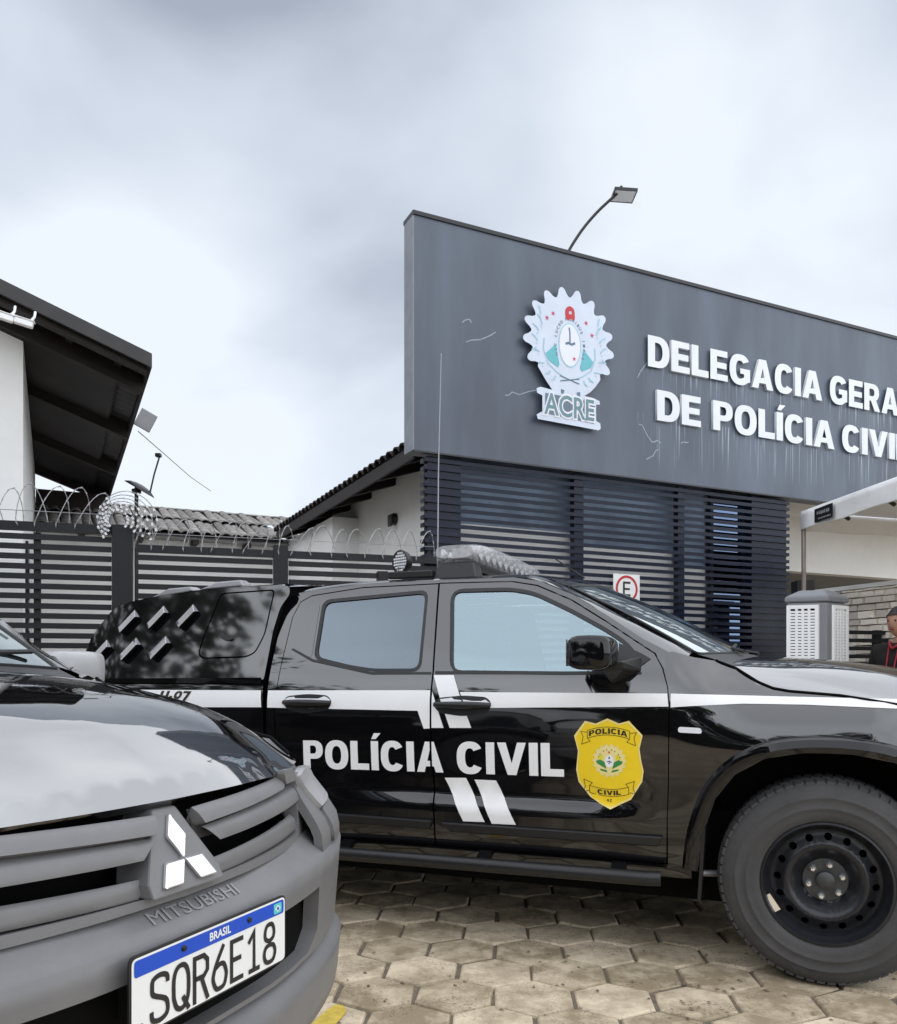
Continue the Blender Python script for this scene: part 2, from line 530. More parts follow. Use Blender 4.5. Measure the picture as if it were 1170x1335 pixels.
def panel(name, P, loops, step, m, parent=None, skirt=0.0, flip=False, cut=None):
    """triangulate the outline in its own (u, v) plane, lay it on the surface P and give it exact normals; skirt = rim depth"""
    XP = (lambda u, v: Vector(XF(*P(u, v)))) if XF else (lambda u, v: Vector(P(u, v)))
    R = [resample(L, step) for L in loops]
    pts, edges = [], []
    for L in R:
        o = len(pts)
        pts += L
        edges += [(o+i, o+(i+1) % len(L)) for i in range(len(L))]
    A = np.array(pts)
    lo, hi = A.min(0), A.max(0)
    nx, ny = int((hi[0]-lo[0])/step)+1, int((hi[1]-lo[1])/step)+1
    if nx*ny > 3:
        g = [(lo[0]+(i+0.5*(j % 2)+0.25)*step, lo[1]+(j+0.5)*step) for i in range(nx) for j in range(ny)]
        if g:
            G = np.array(g)
            G = G[inside(R, G)]
            if len(G):
                dd = np.min(((G[:, None, :]-A[None, :, :])**2).sum(2), 1)
                pts = pts+[tuple(p) for p in G[dd > (0.45*step)**2]]
    vo, _, fo, _, _, _ = delaunay_2d_cdt([Vector(p) for p in pts], edges, [], 0, 1e-7)
    cen = np.array([[sum(vo[i][0] for i in f)/3, sum(vo[i][1] for i in f)/3] for f in fo])
    ok = inside(R, cen)
    fs = [tuple(f) for f, k, c in zip(fo, ok, cen) if k and not (cut and cut(c[0], c[1]))]
    e = 2e-3
    V, NR = [], []
    for p in vo:
        V.append(XP(p[0], p[1]))
        du = XP(p[0]+e, p[1])-XP(p[0]-e, p[1])
        dv = XP(p[0], p[1]+e)-XP(p[0], p[1]-e)
        nn = du.cross(dv).normalized()
        NR.append(-nn if flip else nn)
    F = []
    for f in fs:
        a, b, c = (V[i] for i in f)
        if (b-a).cross(c-a).dot(NR[f[0]]) < 0: f = (f[0], f[2], f[1])
        F.append(f)
    if skirt:
        idx = {}
        for i, p in enumerate(vo): idx[(round(p[0], 6), round(p[1], 6))] = i
        for L in R:
            ids = [idx.get((round(q[0], 6), round(q[1], 6))) for q in L]
            if None in ids: continue
            o = len(V)
            n = len(ids)
            cx = [V[i] for i in ids]
            ar = sum(L[q][0]*L[(q+1) % n][1]-L[(q+1) % n][0]*L[q][1] for q in range(n))
            others = [Q for Q in R if Q is not L]
            hole = bool(others) and bool(inside(others, [L[0]])[0])
            sg = (1 if ar > 0 else -1)*(-1 if hole else 1)*(-1 if flip else 1)
            for k, i in enumerate(ids):
                t = (cx[(k+1) % n]-cx[k-1])
                nm = t.cross(NR[i])*sg
                nm = nm.normalized() if nm.length > 1e-9 else NR[i]
                V += [V[i], V[i]-NR[i]*skirt]
                NR += [nm, nm]
            for k in range(n):
                a, b = o+2*k, o+2*((k+1) % n)
                q = (a, b, b+1, a+1)
                gn = (V[b]-V[a]).cross(V[a+1]-V[a])
                F.append(q if gn.dot(NR[a]) > 0 else q[::-1])
    used = sorted({i for f in F for i in f})
    mp_ = {i: k for k, i in enumerate(used)}
    me = mesh_from(name, [V[i] for i in used], [tuple(mp_[i] for i in f) for f in F], normals=[NR[i] for i in used])
    return link(name, me, m, parent)
def strip(name, A, B, m, parent, bulge=0.0, n=4, thick=0.0):
    """smooth band between two 3D curves of the same point count"""
    v, f = [], []
    for a, b in zip(A, B):
        a, b = Vector(a), Vector(b)
        for k in range(n+1):
            t = k/n
            p = a.lerp(b, t)
            p.z += bulge*4*t*(1-t)
            v.append(p)
    w = n+1
    for i in range(len(A)-1):
        for k in range(n): f.append((i*w+k, i*w+k+1, (i+1)*w+k+1, (i+1)*w+k))
    return MB().add(v, f).build(name, m, parent, smooth=180)
def catmull(P, n):
    P = [Vector(p) for p in P]
    o = []
    for i in range(len(P)-1):
        p0, p1, p2, p3 = P[max(i-1, 0)], P[i], P[i+1], P[min(i+2, len(P)-1)]
        for k in range(n):
            t = k/n
            o.append(0.5*((2*p1)+(p2-p0)*t+(2*p0-5*p1+4*p2-p3)*t*t+(3*p1-p0-3*p2+p3)*t**3))
    o.append(P[-1])
    return o
def ribbon(pts, w, closed=False):
    """outline of a stroke of constant width along a 2D polyline"""
    P = [Vector(p) for p in pts]
    n = len(P)
    Lf, Rt = [], []
    for i in range(n):
        a = P[i-1] if (i > 0 or closed) else P[i]
        b = P[(i+1) % n] if (i < n-1 or closed) else P[i]
        d1 = (P[i]-a).normalized() if (P[i]-a).length > 1e-9 else (b-P[i]).normalized()
        d2 = (b-P[i]).normalized() if (b-P[i]).length > 1e-9 else d1
        n1_, n2_ = Vector((-d1.y, d1.x)), Vector((-d2.y, d2.x))
        mv = n1_+n2_
        mv = mv.normalized() if mv.length > 1e-6 else n1_
        k = (w/2)/max(0.45, mv.dot(n1_))
        Lf.append(P[i]+mv*k)
        Rt.append(P[i]-mv*k)
    return Lf, Rt
def ribbon_mb(mb, pts, w, fn, d, closed=False):
    Lf, Rt = ribbon(pts, w, closed)
    n = len(Lf)
    v = [fn(p.x, p.y, d) for p in Lf]+[fn(p.x, p.y, d) for p in Rt]
    f = [(i, (i+1) % n, n+(i+1) % n, n+i) for i in range(n if closed else n-1)]
    mb.add(v, f)

# -- heavy grotesque letters as outlines, height 1
def sup(cx, cy, rx, ry, a0, a1, n=22, ex=2.4):
    o = []
    for i in range(n+1):
        a = radians(a0+(a1-a0)*i/n)
        c, s = cos(a), sin(a)
        o.append((cx+rx*math.copysign(abs(c)**(2/ex), c), cy+ry*math.copysign(abs(s)**(2/ex), s)))
    return o
def glyph(c, t=0.262, h=0.205):
    if c == 'I': return t, [[(0, 0), (t, 0), (t, 1), (0, 1)]]
    if c == 'Í': return t, [[(0, 0), (t, 0), (t, 1), (0, 1)], [(0.02, 1.07), (0.18, 1.07), (0.36, 1.27), (0.12, 1.27)]]
    if c == 'L': return 0.66, [[(0, 0), (0.66, 0), (0.66, h*1.08), (t, h*1.08), (t, 1), (0, 1)]]
    if c == 'E':
        w = 0.70
        return w, [[(0, 0), (w, 0), (w, h), (t, h), (t, 0.5-h*0.48), (w*0.93, 0.5-h*0.48), (w*0.93, 0.5+h*0.48), (t, 0.5+h*0.48), (t, 1-h), (w*0.98, 1-h), (w*0.98, 1), (0, 1)]]
    if c == 'D':
        w = 0.80
        return w, [[(0, 0)]+sup(0.34, 0.5, w-0.34, 0.5, -90, 90)+[(0, 1)], [(t, h), (t, 1-h)]+sup(0.34, 0.5, w-0.34-t, 0.5-h, 90, -90)]
    if c == 'P':
        w = 0.74
        return w, [[(0, 0), (t, 0), (t, 0.34)]+sup(0.40, 0.67, w-0.40, 0.33, -90, 90)+[(0, 1)], [(t, 0.34+h*0.9), (t, 1-h*0.9)]+sup(0.38, 0.67, 0.11, 0.33-h*0.9, 90, -90)]
    if c == 'R':
        w = 0.82
        return w, [[(0, 0), (t, 0), (t, 0.37), (0.34, 0.37), (0.54, 0), (w, 0), (0.60, 0.42)]+sup(0.42, 0.69, w-0.06-0.42, 0.31, -62, 90)+[(0, 1)],
                   [(t, 0.38+h*0.8), (t, 1-h*0.9)]+sup(0.40, 0.68, 0.12, 0.32-h*0.9, 90, -90)]
    if c == 'O':
        w = 0.86
        return w, [sup(w/2, 0.5, w/2, 0.52, 0, 358, 40), sup(w/2, 0.5, w/2-t, 0.52-h*1.02, 0, 358, 30)]
    if c == 'C':
        w = 0.82
        return w, [sup(w/2, 0.5, w/2, 0.52, 32, 328, 34)+sup(w/2, 0.5, w/2-t, 0.52-h*1.05, 318, 42, 26)]
    if c == 'G':
        w = 0.86
        return w, [sup(w/2, 0.5, w/2, 0.52, 34, 312, 34)+[(w-0.01, 0.13), (w-0.01, 0.55), (w/2+0.01, 0.55), (w/2+0.01, 0.37), (w-t, 0.37), (w-t, 0.25)]+sup(w/2, 0.5, w/2-t, 0.52-h*1.05, 300, 44, 26)]
    if c == 'A':
        w = 0.90
        return w, [[(0, 0), (0.26, 0), (0.315, 0.19), (0.585, 0.19), (0.64, 0), (w, 0), (0.60, 1), (0.30, 1)], [(0.365, 0.37), (0.535, 0.37), (0.45, 0.70)]]
    if c == 'V':
        w = 0.86
        return w, [[(0.30, 0), (0.56, 0), (w, 1), (0.60, 1), (0.43, 0.36), (0.26, 1), (0, 1)]]
    if c == '-': return 0.4, [[(0.05, 0.38), (0.35, 0.38), (0.35, 0.56), (0.05, 0.56)]]
    if c == 'H':
        return 0.8, [[(0, 0), (t, 0), (t, 0.4), (0.8-t, 0.4), (0.8-t, 0), (0.8, 0), (0.8, 1), (0.8-t, 1), (0.8-t, 0.6), (t, 0.6), (t, 1), (0, 1)]]
    if c == '7': return 0.68, [[(0.14, 0), (0.40, 0), (0.68, 0.82), (0.68, 1), (0, 1), (0, 0.8), (0.40, 0.8)]]
    if c == '9':
        w = 0.7
        return w, [sup(w/2, 0.66, w/2, 0.34, 0, 358, 30), sup(w/2, 0.66, 0.12, 0.17, 0, 358, 20), [(0.05, 0.02), (0.30, 0.0), (0.68, 0.48), (0.60, 0.40), (0.40, 0.32)]]
    return 0.35, []
def layout(text, gap=0.07, space=0.36):
    x, o = 0, []
    for c in text:
        if c == ' ':
            x += space
            continue
        w, L = glyph(c)
        o.append((c, x, w, L))
        x += w+gap
    return x-gap, o
def text_flat(s, size, bold=0.0):
    """flat text with the built-in font: vertices and triangles in the xy plane, centred"""
    cu = bpy.data.curves.new('text_outline', 'FONT')
    cu.body = s
    cu.size = size
    cu.offset = bold
    cu.align_x = 'CENTER'
    cu.align_y = 'CENTER'
    cu.resolution_u = 3
    ob = bpy.data.objects.new('text_outline', cu)
    COL.objects.link(ob)
    dg = bpy.context.evaluated_depsgraph_get()
    dg.update()
    me = bpy.data.meshes.new_from_object(ob.evaluated_get(dg))
    v = [tuple(p.co) for p in me.vertices]
    f = [tuple(p.vertices) for p in me.polygons]
    bpy.data.objects.remove(ob)
    bpy.data.curves.remove(cu)
    bpy.data.meshes.remove(me)
    return v, f
def text_on(mb, s, size, fn, bold=0.0, sx=1.0):
    v, f = text_flat(s, size, bold)
    mb.add([fn(p[0]*sx, p[1]) for p in v], f)

# ------------------------------------------------------------------ the pickup: surfaces (x forward, y to the left, z up, origin under the front axle)
door_w = pchip([.30, .40, .50, .55, .595, .605, .664, .674, .71, .80, .95, 1.06, 1.115, 1.20, 1.40, 1.62, 1.70],
               [.835, .866, .884, .889, .8935, .892, .869, .868, .874, .886, .895, .893, .884, .862, .785, .695, .655])
plain_w = pchip([.30, .40, .55, .70, .80, .95, 1.06, 1.115, 1.20, 1.40, 1.62, 1.70],
                [.835, .862, .876, .882, .888, .895, .893, .884, .862, .785, .695, .655])
fend_w = pchip([.30, .50, .75, .90, .96, 1.06, 1.115, 1.16, 1.22, 1.28, 1.40], [.86, .885, .905, .912, .903, .872, .846, .806, .745, .69, .62])
def S(x, z):
    a = sst(-2.35, -1.7, x)*(1-sst(-.95, -.62, x))
    d_ = door_w(z)*a+plain_w(z)*(1-a)
    k = sst(-.62, -.2, x)
    w = d_*(1-k)+fend_w(z)*k
    if x > .15: w -= 1.45*(x-.15)**2
    return w
FG = pchip([0, .15, .3, .47, .62, .745, .83, .90], [.710, .700, .672, .612, .53, .45, .37, .28])
FB = pchip([0, .2, .4, .6, .74, .83, .875, .90], [.780, .772, .732, .658, .578, .495, .42, .33])
Zc = pchip([-.6, -.3, 0, .35, .5, .6, .67, .705], [1.292, 1.285, 1.270, 1.226, 1.184, 1.134, 1.088, 1.050])
Zk = pchip([-.4, -.15, .08, .30, .44, .56, .64, .705], [1.262, 1.236, 1.208, 1.166, 1.136, 1.096, 1.056, 1.036])
def hoodz(s_, y):
    a = abs(y)
    b = min(1, a/.70)
    b = b*b*(1.6*b-.6) if b > .5 else b*b*.2
    b = min(1, max(0, (a/.70)))**3
    z = Zc(s_)*(1-b)+Zk(s_)*b
    if a > .68: z -= 3.0*(a-.68)**2
    z -= .012*(1-sst(.30, .42, a))*0
    return z
def Phood(s_, y): return (s_+FG(abs(y))-FG(0), y, hoodz(s_, y))

def clip(L, x, keep_left):
    o = []
    for i in range(len(L)):
        a, b = L[i], L[(i+1) % len(L)]
        ia, ib = (a[0] <= x) == keep_left, (b[0] <= x) == keep_left
        if ia: o.append(a)
        if ia != ib:
            t = (x-a[0])/(b[0]-a[0])
            o.append((x, a[1]+t*(b[1]-a[1])))
    return o

RD_L = [(-2.45, .86), (-2.457, 1.0), (-2.452, 1.101), (-2.447, 1.251), (-2.442, 1.48), (-2.415, 1.560), (-2.359, 1.590), (-2.079, 1.622), (-1.678, 1.626)]
SEAM = [(-1.674, 1.626), (-1.636, 1.21), (-1.636, 1.123), (-1.634, .953), (-1.631, .873), (-1.626, .684), (-1.620, .538), (-1.62, .42)]
FD_T = [(-1.669, 1.628), (-1.313, 1.622), (-1.19, 1.598), (-1.026, 1.525), (-.867, 1.425), (-.718, 1.325), (-.651, 1.281), (-.618, 1.222), (-.595, 1.145), (-.587, 1.075), (-.587, 1.013), (-.591, .731), (-.596, .609), (-.599, .42)]
RWIN = [(-2.273, 1.554), (-1.736, 1.584), (-1.712, 1.223), (-1.943, 1.223), (-2.073, 1.241), (-2.259, 1.282)]
FWIN = [(-1.592, 1.584), (-1.308, 1.580), (-1.198, 1.556), (-1.033, 1.476), (-.866, 1.383), (-.780, 1.326), (-.735, 1.275), (-.752, 1.212), (-1.025, 1.209), (-1.540, 1.215)]
def grow(L, d_):
    c = Vector((sum(p[0] for p in L)/len(L), sum(p[1] for p in L)/len(L)))
    area = sum(L[i][0]*L[(i+1) % len(L)][1]-L[(i+1) % len(L)][0]*L[i][1] for i in range(len(L)))
    s_ = -1 if area > 0 else 1
    Lf, Rt = ribbon(L, 2*abs(d_), closed=True)
    R = Lf if (s_*d_ > 0) else Rt
    return [(p.x, p.y) for p in R]

def wheel(root, x, side, z=0.395, R=0.395):
    """tyre outer face at |y| = .90; side -1 is the right of the vehicle"""
    t = bpy.data.objects.new('wheel', None)
    COL.objects.link(t)
    t.parent = root
    t.location = (x, side*.90, z)
    s = -side                         # +1: the outer face looks to -y
    t.rotation_euler = (0, radians(14), 0) if side < 0 else (0, 0, pi)
    prof = [(.232, .012), (.245, -.004), (.27, -.010), (.285, -.0115), (.288, -.0140), (.293, -.0140), (.296, -.0118), (.325, -.0105), (.328, -.0125), (.333, -.0122), (.336, -.009), (.345, -.006), (.368, .006), (.382, .022), (.391, .045), (.395, .075),
            (.395, .19), (.391, .22), (.375, .24), (.32, .255), (.25, .25), (.232, .24)]
    MB().lathe(prof, 72).build('tyre', RUBBER, t, smooth=180)
    tb = MB()
    for k in range(64):                # shoulder blocks and centre ribs of the tread
        a0 = 2*pi*k/64
        for (h0, h1, r0, r1, w, da) in ((.020, .060, .385, .4005, .030, 0), (.070, .125, .397, .4025, .030, .04), (.14, .20, .397, .4025, .030, 0)):
            q = []
            for rr in (r0-.012, 0):
                for (dh, dA) in ((h0, -.5), (h0, .5), (h1, .5), (h1, -.5)):
                    a = a0+da+dA*w/.395
                    r_ = (r0-.012) if rr else (r0+(.004 if dh == h0 else 0) if dh == h0 else r1)
                    q.append((r_*cos(a), dh, r_*sin(a)))
            tb.add(q, [(4, 5, 6, 7), (0, 1, 5, 4), (1, 2, 6, 5), (2, 3, 7, 6), (3, 0, 4, 7)])
    o = tb.build('tread_blocks', RUBBER, t)
    o['kind'] = 'stuff'
    depth = pchip([0, .04, .082, .09, .115, .132, .145, .16, .185, .200], [.088, .088, .087, .080, .050, .033, .030, .040, .055, .058])
    holes = [[(.175*cos(2*pi*(k+.5)/16)+.0145*cos(2*pi*j/10), .175*sin(2*pi*(k+.5)/16)+.0145*sin(2*pi*j/10)) for j in range(10)] for k in range(16)]
    circ = [(.200*cos(2*pi*j/64), .200*sin(2*pi*j/64)) for j in range(64)]
    panel('rim', lambda u, v: (u, depth(math.hypot(u, v)), v), [circ]+holes, .011, RIM, t, skirt=.012, flip=False)
    MB().lathe([(.234, .014), (.236, -.002), (.228, -.004), (.222, .006), (.216, .026), (.210, .032), (.206, .045), (.200, .058), (.197, .075), (.20, .18)], 64).build('rim_flange', RIM, t, smooth=40)
    MB().lathe([(.0, .115), (.199, .115)], 32).build('brake_plate', VOID, t)
    MB().lathe([(.0, .080), (.082, .080), (.084, .088)], 32).build('hub_plate', HUBM, t, smooth=30)
    MB().lathe([(.0, .052), (.020, .053), (.033, .060), (.037, .082)], 28).build('hub_cap', HUBM, t, smooth=50)
    nm = MB().lathe([(.0, -.030), (.008, -.029), (.0135, -.022), (.0145, 0.0)], 6).mesh('wheel_nut', 30)
    for k in range(6):
        a = radians(90+60*k)
        n_ = link('wheel_nut', nm, EMBLEM, t)
        n_.location = (.063*cos(a), .080, .063*sin(a))
    MB().box(-.012, .012, -.004, .008, -.035, .035, Matrix.Translation((-.165, .012, -.135)) @ Matrix.Rotation(radians(-48), 4, 'Y')).build('balance_weight', CHROME, t)
    return t

def pickup(name, label, loc, rotz, police, xf):
    global XF
    root = thing(name, label, 'pickup truck', loc, rotz)
    XF = xf
    for sd in (-1, 1):                       # both flanks; sd -1 is the right flank (towards the camera)
        Ps = lambda u, v, sd=sd: (u, sd*S(u, v), v)
        fl = sd > 0
        K = dict(flip=fl)
        # front door
        fd = panel('front_door', Ps, [FD_T+SEAM[::-1][:0]+[(x+.004, z) for x, z in SEAM[::-1]][:-1], grow(rounded(FWIN, .05), .016)], .035, PAINT, root, skirt=.03, **K)
        rdo = [(x, z) for x, z in RD_L]+[(x-.004, z) for x, z in SEAM[1:]]+[(-2.36, .42), (-2.40, .60), (-2.44, .74)]
        rd = panel('rear_door', Ps, [rdo, grow(rounded(RWIN, .03), .016)], .035, PAINT, root, skirt=.03, **K)
        Pg = lambda u, v, sd=sd: (u, sd*(S(u, v)-.008), v)
        Pt = lambda u, v, sd=sd: (u, sd*(S(u, v)+.002), v)
        for dr, W, g in ((fd, FWIN, GL_FRONT), (rd, RWIN, GL_REAR)):
            w = rounded(W, .04)
            panel('window', Pg, [grow(w, .004)], .05, g, dr, **K)
            panel('window_seal', lambda u, v, sd=sd: (u, sd*(S(u, v)-.001), v), [grow(w, .019), w], .05, BLACKPL, dr, skirt=.012, **K)
        panel('belt_moulding', Pt, [[(-2.40, 1.325), (-2.275, 1.270), (-1.949, 1.207), (-1.645, 1.207), (-1.645, 1.196), (-1.95, 1.195), (-2.28, 1.258), (-2.41, 1.318)]], .04, BLACKPL, rd, skirt=.004, **K)
        panel('belt_moulding', Pt, [[(-1.625, 1.211), (-.70, 1.207), (-.70, 1.196), (-1.625, 1.197)]], .04, BLACKPL, fd, skirt=.004, **K)
        panel('quarter_panel', lambda u, v, sd=sd: (u, sd*(S(u, v)+.0015), v), [rounded([(-2.352, 1.300), (-2.376, 1.363), (-2.367, 1.5), (-2.336, 1.536), (-2.300, 1.545), (-2.286, 1.275)], .02)], .04, PAINT, rd, skirt=.004, **K)
        # side frame round the doors: rocker, pillars, cant rail
        top = [(-2.505, 1.575), (-2.44, 1.610), (-2.36, 1.622), (-2.08, 1.645), (-1.675, 1.648), (-1.31, 1.645), (-1.18, 1.622), (-1.015, 1.549), (-.855, 1.449), (-.706, 1.349), (-.60, 1.292), (-.52, 1.262)]
        outer = top+[(-.50, 1.20), (-.50, .36), (-2.34, .36), (-2.40, .60), (-2.46, .76), (-2.508, .90)]
        holes = [FD_T+[(x, z) for x, z in SEAM[::-1]][:-1]]
        dall = RD_L+FD_T+[(-2.36, .42), (-2.40, .60), (-2.44, .74)]
        panel('cab_side', lambda u, v, sd=sd: (u, sd*(S(u, v)-.003), v), [outer, grow(dall, .006)], .04, PAINT, root, skirt=.02, **K)
        panel('door_jamb', lambda u, v, sd=sd: (u, sd*(S(u, v)-.030), v), [[(-2.48, .5), (-2.48, 1.19), (-.56, 1.19), (-.56, .40), (-2.36, .40)]], .06, VOID, root, **K)
        panel('pillar_trim', lambda u, v, sd=sd: (u, sd*(S(u, v)-.028), v), [[(-1.73, 1.19), (-1.76, 1.60), (-1.585, 1.60), (-1.53, 1.19)]], .06, VOID, root, **K)
        Y = lambda x, z: sd*S(x, z)
        edge = [(-2.49, .595, 1.612), (-2.44, .605, 1.632), (-2.35, .615, 1.647), (-2.08, .62, 1.662), (-1.675, .62, 1.665), (-1.31, .612, 1.665), (-1.16, .604, 1.640), (-.99, .616, 1.558), (-.83, .645, 1.470), (-.685, .668, 1.390), (-.58, .688, 1.332), (-.508, .70, 1.292)]
        A_, B_ = [], []
        for a, b in zip(top, edge):
            A_.append((a[0], sd*(S(*a)-.003), a[1]))
            B_.append((b[0], sd*b[1], b[2]))
        n_ = 6
        strip('cant_rail', catmull(A_, n_), catmull(B_, n_), PAINT, root, bulge=.004)
        # front fender
        arch = [(-.475, .40), (-.455, .55), (-.405, .70), (-.33, .80), (-.22, .868), (-.08, .895), (.09, .895), (.23, .868), (.33, .80), (.395, .70), (.42, .62)]
        fo = [(-.583, 1.075), (-.591, 1.145), (-.612, 1.222), (-.640, 1.270), (-.58, 1.292), (-.50, 1.268), (-.40, 1.250), (-.33, 1.222), (-.245, 1.166), (-.19, 1.142), (-.13, 1.131), (.05, 1.116), (.25, 1.083), (.33, 1.04), (.38, .985), (.41, .90)]+arch[::-1]+[(-.55, .40), (-.592, .46), (-.592, .609), (-.587, .731), (-.583, 1.013)]
        panel('front_fender', Ps, [fo], .03, PAINT, root, skirt=.02, **K)
        MB().tube([(x, sd*(S(x, z)+.0015), z) for x, z in ((-.41, 1.256), (-.40, 1.250), (-.33, 1.222), (-.245, 1.166), (-.19, 1.142), (-.13, 1.131), (-.04, 1.1235), (.05, 1.116), (.15, 1.100), (.25, 1.083), (.33, 1.04))], .0055, 6).build('hood_gap_strip', VOID, root, smooth=60)  # dark strip drawn along the hood edge as the shade of its gap
        # wheel arch flare
        path = catmull([(p[0], p[1], 0) for p in arch], 4)
        fm = MB()
        pr_ = [(0, -.03), (0, .018), (.022, .026), (.050, .020), (.062, .004)]
        vv = []
        for i, p in enumerate(path):
            t_ = (path[min(i+1, len(path)-1)]-path[max(i-1, 0)]).normalized()
            nx_, nz_ = -t_.y, t_.x
            for q, hgt in pr_: vv.append((p.x+nx_*q, sd*(S(p.x+nx_*q, p.y+nz_*q)+hgt), p.y+nz_*q))
        m_ = len(pr_)
        fm.add(vv, [(i*m_+k, i*m_+k+1, (i+1)*m_+k+1, (i+1)*m_+k) for i in range(len(path)-1) for k in range(m_-1)])
        fm.build('wheel_arch_flare', MIRRORP, root, smooth=35)
        # inner arch liner and mud flap
        lm = MB()
        lv = []
        for p in path:
            lv += [(p.x, sd*(S(p.x, p.y)-.02), p.y), (p.x*.98, sd*.45, p.y)]
        lm.add(lv, [(2*i, 2*i+1, 2*i+3, 2*i+2) for i in range(len(path)-1)])
        lm.build('arch_liner', VOID, root, smooth=180)
        MB().add([(-.475, sd*.885, .28), (-.475, sd*.62, .28), (-.455, sd*.62, .62), (-.455, sd*.885, .62), (-.462, sd*.885, .28), (-.462, sd*.62, .28), (-.442, sd*.62, .62), (-.442, sd*.885, .62)],
                 [(0, 1, 2, 3), (4, 7, 6, 5), (0, 4, 5, 1), (1, 5, 6, 2), (2, 6, 7, 3), (3, 7, 4, 0)]).build('mud_flap', BLACKPL, root)
        panel('side_marker', lambda u, v, sd=sd: (u, sd*(S(u, v)+.006), v), [rounded([(-.55, .961), (-.548, .984), (-.46, .981), (-.456, .958)], .012)], .02, LAMPW, root, skirt=.012, **K)
        # bed side and rear arch
        RX = -2.93
        rarch = [(RX+.47, .42), (RX+.455, .60), (RX+.40, .73), (RX+.30, .84), (RX+.15, .90), (RX, .91), (RX-.15, .90), (RX-.30, .84), (RX-.40, .73), (RX-.455, .60), (RX-.47, .42)]
        bo = [(-2.518, .80), (-2.524, 1.02), (-2.535, 1.15), (-3.76, 1.15), (-3.79, 1.0), (-3.78, .70), (-3.74, .42)]+rarch[::-1]+[(-2.47, .45)]
        panel('bed_side', Ps, [[p for p in bo if p[0] <= -2.455 or p[1] > .5]], .04, PAINT, root, skirt=.03, **K)
        # sill step, door rub strips, handles, mirror
        mo = lambda x0, x1, zt, zb, par: MB().prism([(x0, zt), (x1, zt), (x1-.015, zb), (x0+.045, zb)], -.01, .022, lambda a, b, d_, sd=sd: (a, sd*(S(a, b)+d_), b)).build('rub_strip', BLACKPL, par, bevel=.006)
        mo(-2.32, -1.625, .536, .495, rd)
        mo(-1.585, -.612, .532, .490, fd)
        MB().tube([(-2.40, sd*.80, .36), (-2.36, sd*.93, .36), (-2.30, sd*.955, .362), (-.66, sd*.955, .372), (-.612, sd*.95, .374)], .030, 14).build('side_step', BLACKPL, root, smooth=50)
        sb = MB()
        for xx in (-2.1, -1.4, -.8): sb.box(xx-.03, xx+.03, min(sd*.55, sd*.94), max(sd*.55, sd*.94), .345, .375)
        sb.build('step_bracket', BLACKPL, root)
        for dr, x0, x1 in ((fd, -1.612, -1.350), (rd, -2.402, -2.147)):
            L = x1-x0
            zc = 1.056
            body = [(x0-.01, zc), (x0+.012, zc+.034), (x0+L*.5, zc+.046), (x1-.02, zc+.040), (x1+.008, zc+.012), (x1-.012, zc-.030), (x0+L*.5, zc-.048), (x0+.02, zc-.034)]
            panel('handle_cup', lambda u, v, sd=sd: (u, sd*(S(u, v)+.003), v), [rounded(body, .03)], .03, BLACKPL, dr, skirt=.006, **K)
            gr = MB()
            pts_, rr = [], []
            for k in range(11):
                t_ = k/10
                pts_.append((x0+L*t_, sd*(S(x0+L*t_, zc)+.006+.022*sin(pi*t_)**.6), zc+.004))
                rr.append(.012+.005*sin(pi*t_))
            gr.tube(pts_, rr, 10).build('handle', BLACKPL, dr, smooth=60)
        # mirror: housing, stalk, triangular foot
        mb = MB()
        for k in range(9):                 # cross-sections along y, rounded rectangle in (x, z)
            t_ = k/8
            yy = .945+.205*t_+(.0 if k != 7 else .018)
            sc = (1-.10*abs(2*t_-1)**3)*(1 if 0 < k < 8 else .80)
            cx, cz, hx, hz = -.872+.012*(1-t_), 1.283, .088*sc, .070*sc
            for j in range(20):
                a = 2*pi*j/20
                c_, s_ = cos(a), sin(a)
                mb.v.append((cx+hx*math.copysign(abs(c_)**.55, c_)*(1.0 if c_ > 0 else .95), sd*yy, cz+hz*math.copysign(abs(s_)**.5, s_)))
        for k in range(8):
            for j in range(20):
                a, b = k*20+j, k*20+(j+1) % 20
                mb.f.append((a, b, b+20, a+20))
        mb.f += [tuple(range(20)), tuple(range(160, 180))]
        mi = mb.build('door_mirror', MIRRORP if police else GREYGL, root, smooth=75)
        MB().box(-.958, -.954, min(sd*.965, sd*1.13), max(sd*.965, sd*1.13), 1.23, 1.335).build('mirror_glass', CHROME, mi)
        MB().add([(-.84, sd*.98, 1.235), (-.76, sd*.98, 1.25), (-.76, sd*.96, 1.215), (-.85, sd*.96, 1.212), (-.80, sd*.855, 1.21), (-.70, sd*.85, 1.275), (-.70, sd*.86, 1.21), (-.82, sd*.87, 1.15)],
                 [(0, 1, 2, 3), (4, 7, 6, 5), (0, 4, 5, 1), (1, 5, 6, 2), (2, 6, 7, 3), (3, 7, 4, 0)]).build('mirror_arm', BLACKPL, mi, bevel=.008)
        panel('mirror_sail', lambda u, v, sd=sd: (u, sd*(S(u, v)+.006), v), [[(-.80, 1.330), (-.700, 1.283), (-.665, 1.262), (-.74, 1.205), (-.80, 1.205)]], .03, BLACKPL, mi, skirt=.008, **K)
        wheel_x = lambda x: xf(x, 0, 0)[0] if xf else x
        sv, XF = XF, None
        wheel(root, wheel_x(0), sd)
        wheel(root, wheel_x(-2.93), sd)
        XF = sv
        panel('headlight', lambda y, z, sd=sd: (FG(y)+.018+(FB(y)-FG(y)-.03)*sst(1.03, .90, z) if z < 1.03 else FG(y)+.018, sd*y, z), [[(.505, 1.028), (.58, 1.036), (.70, 1.028), (.80, 1.010), (.83, .985), (.84, .955), (.70, .948), (.575, .948)]], .03, GREYGL, root, skirt=.02, flip=not fl)
